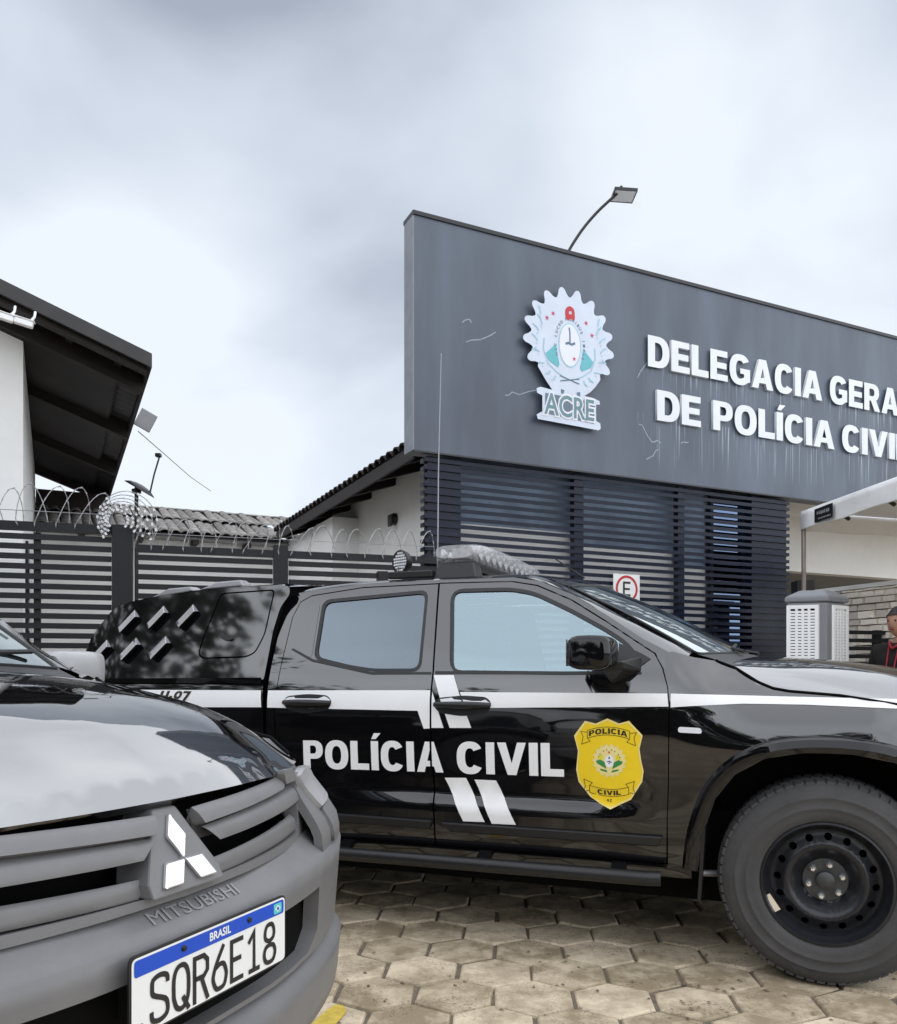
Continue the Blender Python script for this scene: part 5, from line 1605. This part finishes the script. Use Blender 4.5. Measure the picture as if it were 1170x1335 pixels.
def razor(name, label, a0, a1, z0, R, n, seed, tilt, wide=1.0):
    t = thing(name, label, 'razor wire', tuple(WF(0, .02, 0)), FA, 'razor wire along the fence tops')
    r_ = random.Random(seed)
    step = (a1-a0)/n
    for k in range(n):
        a = a0+(k+.5)*step
        h = R*r_.uniform(.86, 1.08)
        wd = R*r_.uniform(.20, .30)*wide
        sk = r_.uniform(-.05, .05)+tilt
        pts = []
        for q in range(19):
            th = radians(-35+250*q/18)
            pts.append((a+wd*cos(th)*(1+.35*(1-sin(th)))+sk*sin(th), .06*cos(th), z0+h*(.12+.88*sin(th)) if sin(th) > 0 else z0+h*.12+.12*sin(th)))
        wire = MB().tube(pts, .0032, 5).build('wire_loop', WIRE, t, smooth=60)
        bm_ = MB()
        for q in range(1, 18, 2):
            p = Vector(pts[q])
            dx = (Vector(pts[q+1])-p).normalized()
            bm_.box(-.013, .013, -.001, .001, -.0045, .0045, Matrix.Translation(p) @ Matrix.Rotation(atan2(-dx.z, dx.x), 4, 'Y'))
        bm_.build('barb', WIRE, wire)['kind'] = 'stuff'
    MB().tube([(a0, .02, z0+.10), (a1, .02, z0+.10)], .003, 5).build('line_wire', WIRE, t)
    return t
razor('razor_coil', 'tall pale razor wire loops along the top of the gate', -4.55, -2.25, 2.38, .285, 15, 2, .02)
razor('razor_coil', 'low faint razor wire loops in front of the tiled wing', -2.02, -.62, 2.245, .215, 11, 4, .04)
razor('razor_coil', 'wide razor wire arches in front of the white flank wall', -.58, .50, 2.245, .225, 7, 6, .0, 1.35)
bun = thing('razor_bundle', 'fanned bundle of bright barbed rings wrapped over the gate post', 'razor wire', tuple(WF(-2.12, -.03, 2.44)), FA)
r_ = random.Random(9)
for k in range(7):
    R = .075+.024*k
    off_ = (-.03+.012*k, -.055+.006*(k % 3))
    pts = []
    for q in range(25):
        th = radians(-38+256*q/24)
        pts.append((off_[0]+R*cos(th)*1.02, off_[1]+.02*sin(3*th+k), -.02+R*sin(th)*1.05))
    w_ = MB().tube(pts, .0035, 5).build('wire_ring', WIRE, bun, smooth=60)
    bm_ = MB()
    for q in range(0, 25):
        if (q+k) % 2: continue
        p = Vector(pts[q])
        th = radians(-38+256*q/24)
        bm_.box(-.011, .011, -.003, .003, -.008, .008, Matrix.Translation(p) @ Matrix.Rotation(-th+pi/2+r_.uniform(-.3, .3), 4, 'Y'))
    bm_.build('barb', BARB, w_)['kind'] = 'stuff'

# ------------------------------------------------------------------ gazebo tent at the right
tn = thing('gazebo_tent', 'white pop up gazebo with a black label on its hanging border', 'tent', (3.41, 8.0, 0))
near = Vector((.11, -1.0, 0)).normalized()     # one edge comes towards the camera, the other runs along the front
along = Vector((.955, .30, 0)).normalized()
LN, LA = 4.0, 4.0
def tp(u, v, z): return tuple(near*u+along*v+Vector((0, 0, z)))
zt0, zb0 = 2.763, 2.578
def valance(f0, f1, inward, nm):
    v, f = [], []
    n = 24
    rq = random.Random(len(nm))
    for i in range(n+1):
        t_ = i/n
        p = Vector(f0).lerp(Vector(f1), t_)
        rip = .012*sin(t_*19+1)+rq.uniform(-.004, .004)
        for (z, k) in ((zt0, 0), (zt0-.05, .4), (zb0+.01, 1), (zb0, 1)):
            q = p+Vector(inward)*(-.006-rip*k)
            v.append((q.x, q.y, z+(.006*sin(t_*31) if k == 1 else 0)))
    for i in range(n):
        for k in range(3): f.append((4*i+k, 4*i+k+1, 4*i+5+k, 4*i+4+k))
    o = MB().add(v, f).build(nm, TENTW, tn, smooth=180)
    m_ = o.modifiers.new('thick', 'SOLIDIFY')
    m_.thickness = .004
c00, c10, c01, c11 = tp(0, 0, 0), tp(LN, 0, 0), tp(0, LA, 0), tp(LN, LA, 0)
valance(c00, c10, along, 'side_valance')
valance(c00, c01, near, 'rear_valance')
valance(c10, c11, -near, 'front_valance')
valance(c01, c11, -along, 'far_valance')
v, f = [], []
n = 10
for i in range(n+1):
    for j in range(n+1):
        u, w_ = i/n, j/n
        z = zt0+.62*min(1, 2*min(u, 1-u, w_, 1-w_))**1.15
        v.append(tp(u*LN, w_*LA, z))
for i in range(n):
    for j in range(n): f.append((i*(n+1)+j, (i+1)*(n+1)+j, (i+1)*(n+1)+j+1, i*(n+1)+j+1))
o = MB().add(v, f).build('canopy', TENTW, tn, smooth=30)
m_ = o.modifiers.new('thick', 'SOLIDIFY')
m_.thickness = .004
for u, w_ in ((.015, .015), (LN-.02, .02), (.02, LA-.02), (LN-.02, LA-.02)):
    MB().tube([tp(u, w_, 0), tp(u, w_, zt0-.02)], .021, 10).build('leg', POLEM, tn, smooth=60)
for u in (.45, 1.1, 1.9):
    MB().tube([tp(u, .03, 2.72), tp(u, .24, 2.62)], .018, 6).build('strut', BLACKPL, tn)
lbx = Vector(near)
Pl = lambda u, v_, d_=.013: tuple(near*u-along*d_+Vector((0, 0, v_)))
panel('label', lambda u, v_: Pl(u, v_, .030), [[(.27, 2.602), (.57, 2.604), (.57, 2.732), (.27, 2.728)]], .1, BLACKPL, tn)
rq = random.Random(21)
mb = MB()
for (z0, h, n, x0) in ((2.665, .035, 7, .315), (2.622, .016, 9, .335)):
    for k in range(n):                     # unreadable print on the label
        x = x0+k*(.215/n)
        w_ = .215/n*rq.uniform(.5, .8)
        mb.add([Pl(x, z0+rq.uniform(0, h*.3), .033), Pl(x+w_, z0+rq.uniform(0, h*.2), .033), Pl(x+w_*.8, z0+h*rq.uniform(.8, 1.1), .033), Pl(x+w_*.2, z0+h, .033)], [(0, 1, 2, 3)])
mb.build('label_print', mat('print_grey', (.45, .46, .47), .5, var=.2), tn)['kind'] = 'stuff'

bp_ = thing('black_post', 'square black post under the tent leg behind the cooler', 'post', (3.485, 8.15, 0))
MB().box(-.085, .085, -.08, .08, 0, 2.11).build('post_shaft', BLACKPL, bp_, bevel=.008)
MB().box(-.10, .10, -.10, .10, 0, .03).build('post_base', BLACKPL, bp_, bevel=.005)

# ------------------------------------------------------------------ air cooler
CX, CY = 3.02, 6.85
co = thing('air_cooler', 'grey and white evaporative air cooler with louvred faces beside the tent', 'air cooler', (CX, CY, 0), radians(0))
kA = Vector((-.80, .30, 0)).normalized()
kB = Vector((.72, .50, 0)).normalized()
WA, WB, HT = .31, .29, 1.885
def cpnt(u, v_, z): return Vector((0.06, -.12, 0))+kA*u+kB*v_+Vector((0, 0, z))
def cbox(mb, u0, u1, v0, v1, z0, z1):
    P_ = [(u0, v0), (u1, v0), (u1, v1), (u0, v1)]
    mb.add([cpnt(a, b, z0) for a, b in P_]+[cpnt(a, b, z1) for a, b in P_], [(0, 3, 2, 1), (4, 5, 6, 7), (0, 1, 5, 4), (1, 2, 6, 5), (2, 3, 7, 6), (3, 0, 4, 7)])
    return mb
cbox(MB(), 0, WA, 0, WB, .22, 1.785).build('cooler_body', COOLG, co, bevel=.02)
hood_ = MB()
P_ = [(-.012, -.012), (WA+.012, -.012), (WA+.012, WB+.012), (-.012, WB+.012)]
Q_ = [(.06, .06), (WA-.06, .06), (WA-.06, WB-.06), (.06, WB-.06)]
hood_.add([cpnt(a, b, 1.785) for a, b in P_]+[cpnt(a, b, 1.83) for a, b in P_]+[cpnt(a, b, HT) for a, b in Q_],
          [(0, 3, 2, 1), (0, 1, 5, 4), (1, 2, 6, 5), (2, 3, 7, 6), (3, 0, 4, 7), (4, 5, 9, 8), (5, 6, 10, 9), (6, 7, 11, 10), (7, 4, 8, 11), (8, 9, 10, 11)])
hood_.build('cooler_top', COOLG, co, bevel=.012)
for face in (0, 1):
    fr, cav, lo_ = MB(), MB(), MB()
    Wd = WA if face == 0 else WB
    def bx(mb, s0, s1, d0, d1, z0, z1):
        if face == 0: cbox(mb, s0, s1, -d1, -d0, z0, z1)
        else: cbox(mb, -d1, -d0, s0, s1, z0, z1)
    s0, s1, z0, z1 = .062, Wd-.010, .98, 1.76
    bx(cav, s0+.01, s1-.01, .001, .004, z0+.01, z1-.01)
    cav.build('grille_cavity', VOID, co)
    for a, b, c, d_ in ((s0, s1, z1-.03, z1), (s0, s1, z0, z0+.14), (s0, s0+.025, z0+.14, z1-.03), (s1-.025, s1, z0+.14, z1-.03)): bx(fr, a, b, .0, .018, c, d_)
    fr.build('grille_frame', COOLW, co)
    for k in range(1, 4):
        m_ = MB()
        x = s0+.025+(s1-s0-.05)*k/4
        bx(m_, x-.009, x+.007, .005, .016, z0+.14, z1-.03)
        m_.build('grille_mullion', COOLW, co)
    nl = 24
    for k in range(nl):
        m_ = MB()
        z = z0+.15+(z1-z0-.19)*k/nl
        bx(m_, s0+.025, s1-.025, .004, .013, z, z+.018)
        m_.build('louvre', COOLW, co)
    if face == 0:
        m_ = MB()
        bx(m_, s0+.05, s0+.15, .0185, .026, z0+.09, z0+.115)
        bx(m_, s0+.035, s0+.13, .0185, .024, z0+.035, z0+.075)
        m_.build('control_panel', BLACKPL, co)
cbox(MB(), .02, WA-.02, .02, WB-.02, .05, .22).build('tank', COOLW, co, bevel=.01)
for a, b in ((.05, .05), (WA-.05, .05), (WA-.05, WB-.05), (.05, WB-.05)):
    p = cpnt(a, b, .025)
    MB().lathe([(0, -.012), (.025, -.012), (.025, .012), (0, .012)], 12, Matrix.Translation(p)).build('caster', BLACKPL, co)

# ------------------------------------------------------------------ stone clad wall with slat rail
sw = thing('stone_wall', 'side wall clad in pale split stones under a light coping', 'wall', (3.90, 8.55, 0), radians(-68))
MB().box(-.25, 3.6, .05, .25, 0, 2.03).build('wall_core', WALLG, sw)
MB().box(-.27, 3.65, -.03, .30, 2.035, 2.075).build('coping', WALLW, sw)
meshes = []
rs_ = random.Random(31)
for k in range(5):
    v = []
    for (y, s_) in ((.05, 1), (.0, .98), (-.012-.008*k, .86)):
        for a, b in ((-.5, -.5), (.5, -.5), (.5, .5), (-.5, .5)): v.append((a*s_+rs_.uniform(-.03, .03), y, b*s_+rs_.uniform(-.05, .05)))
    me = mesh_from('stone', v, [(8, 9, 10, 11)]+[(i+4*L, (i+1) % 4+4*L, (i+1) % 4+4*L+4, i+4*L+4) for L in (0, 1) for i in range(4)])
    me.materials.append(STONEM)
    meshes.append(me)
z = 1.24
cnt = 0
while z < 2.02:
    h = rs_.uniform(.055, .085)
    if z+h > 2.03: h = 2.032-z
    x = -.25
    while x < 2.4 and cnt < 290:
        w_ = rs_.uniform(.10, .22)
        o = bpy.data.objects.new('stone', meshes[rs_.randrange(5)])
        COL.objects.link(o)
        o.parent = sw
        o.location = (x+w_/2, .0, z+h/2)
        o.scale = (w_-.008, 1, h-.007)
        x += w_
        cnt += 1
    z += h
rl = thing('slat_rail', 'low dark slat railing in front of the stone wall', 'railing', (3.72, 7.75, 0), radians(14))
me = MB().box(0, 1.5, -.01, .01, -.018, .018).mesh('slat')
me.materials.append(FENCEM)
for k in range(12):
    o = bpy.data.objects.new('slat', me)
    COL.objects.link(o)
    o.parent = rl
    o.location = (0, 0, 1.585-k*.075)
for x in (.0, .37, 1.1): MB().box(x-.035, x+.035, .012, .06, 0, 1.61).build('post', FENCEM, rl)
bw = MB().box(0, 2.2, 0, .12, 0, 1.72)
bk = thing('low_wall', 'low white wall behind the slat railing', 'wall', (3.75, 8.12, 0), radians(16))
MB().box(-.1, 1.8, 0, .10, 0, 1.62).build('wall_body', WALLW, bk)

# ------------------------------------------------------------------ person under the tent
def skin_body(name, verts, edges, radii, m, parent, root_i=0, sub=2):
    me = bpy.data.meshes.new(name)
    me.from_pydata(verts, edges, [])
    o = link(name, me, m, parent)
    sk = o.modifiers.new('skin', 'SKIN')
    for i, r in enumerate(radii):
        r = r if isinstance(r, tuple) else (r, r)
        me.skin_vertices[0].data[i].radius = r
        me.skin_vertices[0].data[i].use_root = (i == root_i)
    sk.use_smooth_shade = True
    ss = o.modifiers.new('sub', 'SUBSURF')
    ss.levels = ss.render_levels = sub
    return o
pe = thing('person', 'person in a black short sleeved shirt with red trim standing under the tent', 'person', (3.50, 6.42, -.03), radians(-62))
# local: faces -y ; x to the person's left
V = [(0, 0, .95), (0, -.005, 1.10), (0, 0, 1.25), (0, .01, 1.40), (0, .01, 1.47), (0, -.005, 1.53),
     (.10, 0, .90), (.11, -.01, .50), (.11, .01, .09), (.115, -.12, .04),
     (-.10, 0, .90), (-.11, -.01, .50), (-.11, .01, .09), (-.115, -.12, .04),
     (.17, .01, 1.41), (.235, .02, 1.17), (.17, -.20, 1.10), (.12, -.27, 1.11),
     (-.17, .01, 1.41), (-.235, .02, 1.17), (-.17, -.20, 1.08), (-.10, -.27, 1.09)]
Ed = [(0, 1), (1, 2), (2, 3), (3, 4), (4, 5), (0, 6), (6, 7), (7, 8), (8, 9), (0, 10), (10, 11), (11, 12), (12, 13), (3, 14), (14, 15), (15, 16), (16, 17), (3, 18), (18, 19), (19, 20), (20, 21)]
Rr = [(.15, .11), (.145, .105), (.155, .11), (.13, .09), .055, .052, .085, .06, .042, .035, .085, .06, .042, .035, .062, .045, .034, .030, .062, .045, .034, .030]
skin_body('body', V, Ed, Rr, SKIN, pe)
hm = MB()                                   # head: skull profile with brow, nose, chin
nU, nV = 20, 14
for j in range(nV+1):
    ph = pi*j/nV
    for i in range(nU):
        th = 2*pi*i/nU
        x, y, z = sin(ph)*sin(th), -sin(ph)*cos(th), cos(ph)
        rx, ry, rz_ = .074, .094, .118
        X, Yy, Z = x*rx, y*ry, z*rz_
        if z < -.1: X *= 1-.28*(-z-.1)
        if y < -.5 and z < 0: Yy *= 1-.06*(-z)
        if abs(x) < .22 and -.42 < z < .05 and y < -.6: Yy -= .020*(1-abs(x)/.22)*(1-abs(z+.22)/.27 if abs(z+.22) < .27 else 0)
        if .1 < z < .28 and y < -.7: Yy -= .004
        if abs(abs(x)-.38) < .18 and -.02 < z < .14 and y < -.6: Yy += .006
        hm.v.append((X, Yy, Z))
for j in range(nV):
    for i in range(nU): hm.f.append((j*nU+i, (j+1)*nU+i, (j+1)*nU+(i+1) % nU, j*nU+(i+1) % nU))
hd_ = hm.build('head', SKIN, pe, smooth=180)
hd_.location = (0, -.02, 1.63)
hr_ = MB()
for j in range(9):
    ph = pi*.66*j/8
    for i in range(20):
        th = 2*pi*i/20
        x, y, z = sin(ph)*sin(th), -sin(ph)*cos(th), cos(ph)
        if y < -.45 and z < .40: z = .40
        hr_.v.append((x*.079, y*.099+.003, z*.124))
for j in range(8):
    for i in range(20): hr_.f.append((j*20+i, (j+1)*20+i, (j+1)*20+(i+1) % 20, j*20+(i+1) % 20))
hr_.build('hair', HAIR, hd_, smooth=180)
for sg in (-1, 1):
    MB().lathe([(0, -.010), (.010, -.008), (.022, .0), (.024, .006), (0, .008)], 10, Matrix.Translation((sg*.077, .005, -.012)) @ Matrix.Rotation(sg*radians(80), 4, 'Z') @ Matrix.Scale(1.35, 4, (0, 0, 1))).build('ear', SKIN, hd_, smooth=60)
    MB().lathe([(0, -.006), (.006, -.005), (.009, .0)], 10, Matrix.Translation((sg*.030, -.083, .008))).build('eye', INK, hd_, smooth=60)
MB().tube([(-.022, -.086, -.062), (0, -.090, -.060), (.022, -.086, -.062)], .005, 6).build('mouth', REDC, hd_)
skin_body('shirt', [(0, 0, .90), (0, -.005, 1.10), (0, 0, 1.25), (0, .01, 1.40), (0, .01, 1.465), (.17, .01, 1.41), (.222, .018, 1.21), (-.17, .01, 1.41), (-.222, .018, 1.21)],
          [(0, 1), (1, 2), (2, 3), (3, 4), (3, 5), (5, 6), (3, 7), (7, 8)], [(.175, .135), (.165, .125), (.172, .128), (.148, .108), .066, .080, .068, .080, .068], SHIRT, pe)
skin_body('trousers', [(0, 0, .97), (.10, 0, .88), (.11, -.01, .50), (.11, .01, .10), (-.10, 0, .88), (-.11, -.01, .50), (-.11, .01, .10)], [(0, 1), (1, 2), (2, 3), (0, 4), (4, 5), (5, 6)],
          [(.165, .125), .105, .080, .065, .105, .080, .065], TROUS, pe)
MB().tube([(-.06, -.03, 1.475), (-.045, -.065, 1.46), (0, -.10, 1.42), (.045, -.065, 1.46), (.06, -.03, 1.475)], .011, 6).build('collar_trim', REDC, pe, smooth=60)
MB().tube([(-.04, -.075, 1.45), (-.03, -.145, 1.20), (0, -.150, 1.12), (.03, -.145, 1.20), (.04, -.075, 1.45)], .006, 5).build('lanyard', REDC, pe)
for sg in (-1, 1):
    MB().box(sg*.11-.05, sg*.11+.05, -.20, .08, 0, .09).build('shoe', BLACKPL, pe, bevel=.03)
    hx, hy, hz = (.12, -.27, 1.11) if sg > 0 else (-.10, -.27, 1.09)
    vv, ee, rr_ = [(hx, hy, hz), (hx-sg*.02, hy-.05, hz), (hx-sg*.03, hy-.085, hz)], [(0, 1), (1, 2)], [.028, (.036, .020), (.034, .017)]
    for q in range(4):
        b = len(vv)
        ox = (q-1.5)*.019
        L_ = (.030, .036, .034, .026)[q]
        vv += [(hx-sg*.03+ox, hy-.095, hz), (hx-sg*.035+ox, hy-.095-L_, hz-.010), (hx-sg*.045+ox, hy-.10-L_*1.4, hz-.034)]
        ee += [(2, b), (b, b+1), (b+1, b+2)]
        rr_ += [.0095, .0088, .0075]
    b = len(vv)
    vv += [(hx-sg*.055, hy-.045, hz+.012), (hx-sg*.068, hy-.078, hz+.012)]
    ee += [(1, b), (b, b+1)]
    rr_ += [.011, .009]
    skin_body('hand', vv, ee, rr_, SKIN, pe, sub=1)
    
# ------------------------------------------------------------------ trees across the yard, behind the photographer (they show in the paintwork)
def tree(label, x, y, h, r, seed):
    t = thing('broadleaf_tree', label, 'tree', (x, y, 0), 0, 'trees across the yard')
    q = random.Random(seed)
    tb = MB()
    tb.tube([(0, 0, 0), (.1, 0, h*.3), (.05, .1, h*.6)], [.20, .15, .09], 9)
    for k in range(6):
        a = q.uniform(0, 2*pi)
        tb.tube([(.07, .05, h*(.3+.05*k)), (r*.5*cos(a), r*.5*sin(a), h*(.55+.05*k))], [.07, .03], 6)
    tb.build('trunk', BARK, t, smooth=60)
    v, f = [], []
    cl = [(Vector((q.gauss(0, r*.42), q.gauss(0, r*.42), h*.66+q.gauss(0, h*.13))), q.uniform(.5, 1.0)*r*.5) for _ in range(26)]
    for c, cr_2 in cl:
        for _ in range(170):
            d_ = Vector((q.gauss(0, 1), q.gauss(0, 1), q.gauss(0, .8)))
            p = c+d_.normalized()*cr_2*q.random()**.4
            s_ = q.uniform(.10, .20)
            ax = Vector((q.gauss(0, 1), q.gauss(0, 1), q.gauss(0, 1))).normalized()
            bx_ = ax.orthogonal().normalized()
            o_ = len(v)
            v += [p-ax*s_, p+bx_*s_*.5, p+ax*s_, p-bx_*s_*.5]
            f.append((o_, o_+1, o_+2, o_+3))
    MB().add(v, f).build('crown', LEAF, t)

tree('wide dark leafy tree across the yard, the one nearest the gate side', -13.2, 1.3, 11.5, 4.0, 1)
tree('dark leafy tree across the yard, standing second from the gate side', -11.5, -2.5, 6.6, 2.8, 2)
tree('tall dark leafy tree across the yard, in the middle of the row', -8.6, -5.4, 6.4, 2.7, 3)
tree('round dark leafy tree across the yard, second from the open end', -5.0, -7.2, 5.6, 2.4, 4)
tree('low dark leafy tree across the yard, at the open end of the row', -1.6, -8.4, 5.2, 2.2, 5)
hv, hf = [], []  # unseen hedge, added so the doors mirror something dark
q = random.Random(77)
path = catmull([(-15, 4, 0), (-12.6, -.8, 0), (-9.5, -4.2, 0), (-5.5, -6.3, 0), (-.5, -7.6, 0), (1.5, -7.9, 0)], 40)
for p in path:
    for _ in range(75):
        c = p+Vector((q.gauss(0, .30), q.gauss(0, .30), q.uniform(0, 2.3)))
        ax = Vector((q.gauss(0, 1), q.gauss(0, 1), q.gauss(0, 1))).normalized()
        b_ = ax.orthogonal().normalized()
        s_ = q.uniform(.09, .17)
        o_ = len(hv)
        hv += [c-ax*s_, c+b_*s_*.5, c+ax*s_, c-b_*s_*.5]
        hf.append((o_, o_+1, o_+2, o_+3))
hg = thing('reflection_hedge', 'unseen leafy hedge added as a dark reflection for the paintwork', 'hedge', (0, 0, 0))
MB().add(hv, hf).build('hedge_leaves', LEAF, hg)['kind'] = 'stuff'
tb = MB()
for i in range(len(path)-1):
    p, n_ = path[i], path[i+1]
    tb.add([(p.x, p.y, 0), (n_.x, n_.y, 0), (n_.x, n_.y, 2.0), (p.x, p.y, 2.0)], [(0, 1, 2, 3)])
tb.build('hedge_core', BARK, hg)
A_PICK = pickup('police_pickup', 'black double cab police pickup with white lettering, gold shield and roof light bar', (1.7655, 4.0012, 0), radians(-21), True, None)
B_PICK = pickup('parked_pickup', 'black pickup with grey grille and licence plate, nose close in front', (-1.1294, 1.7501, 0), radians(-23.9), False, lambda x, y, z: (.8-(.8-x)*.92, y, z-.07))
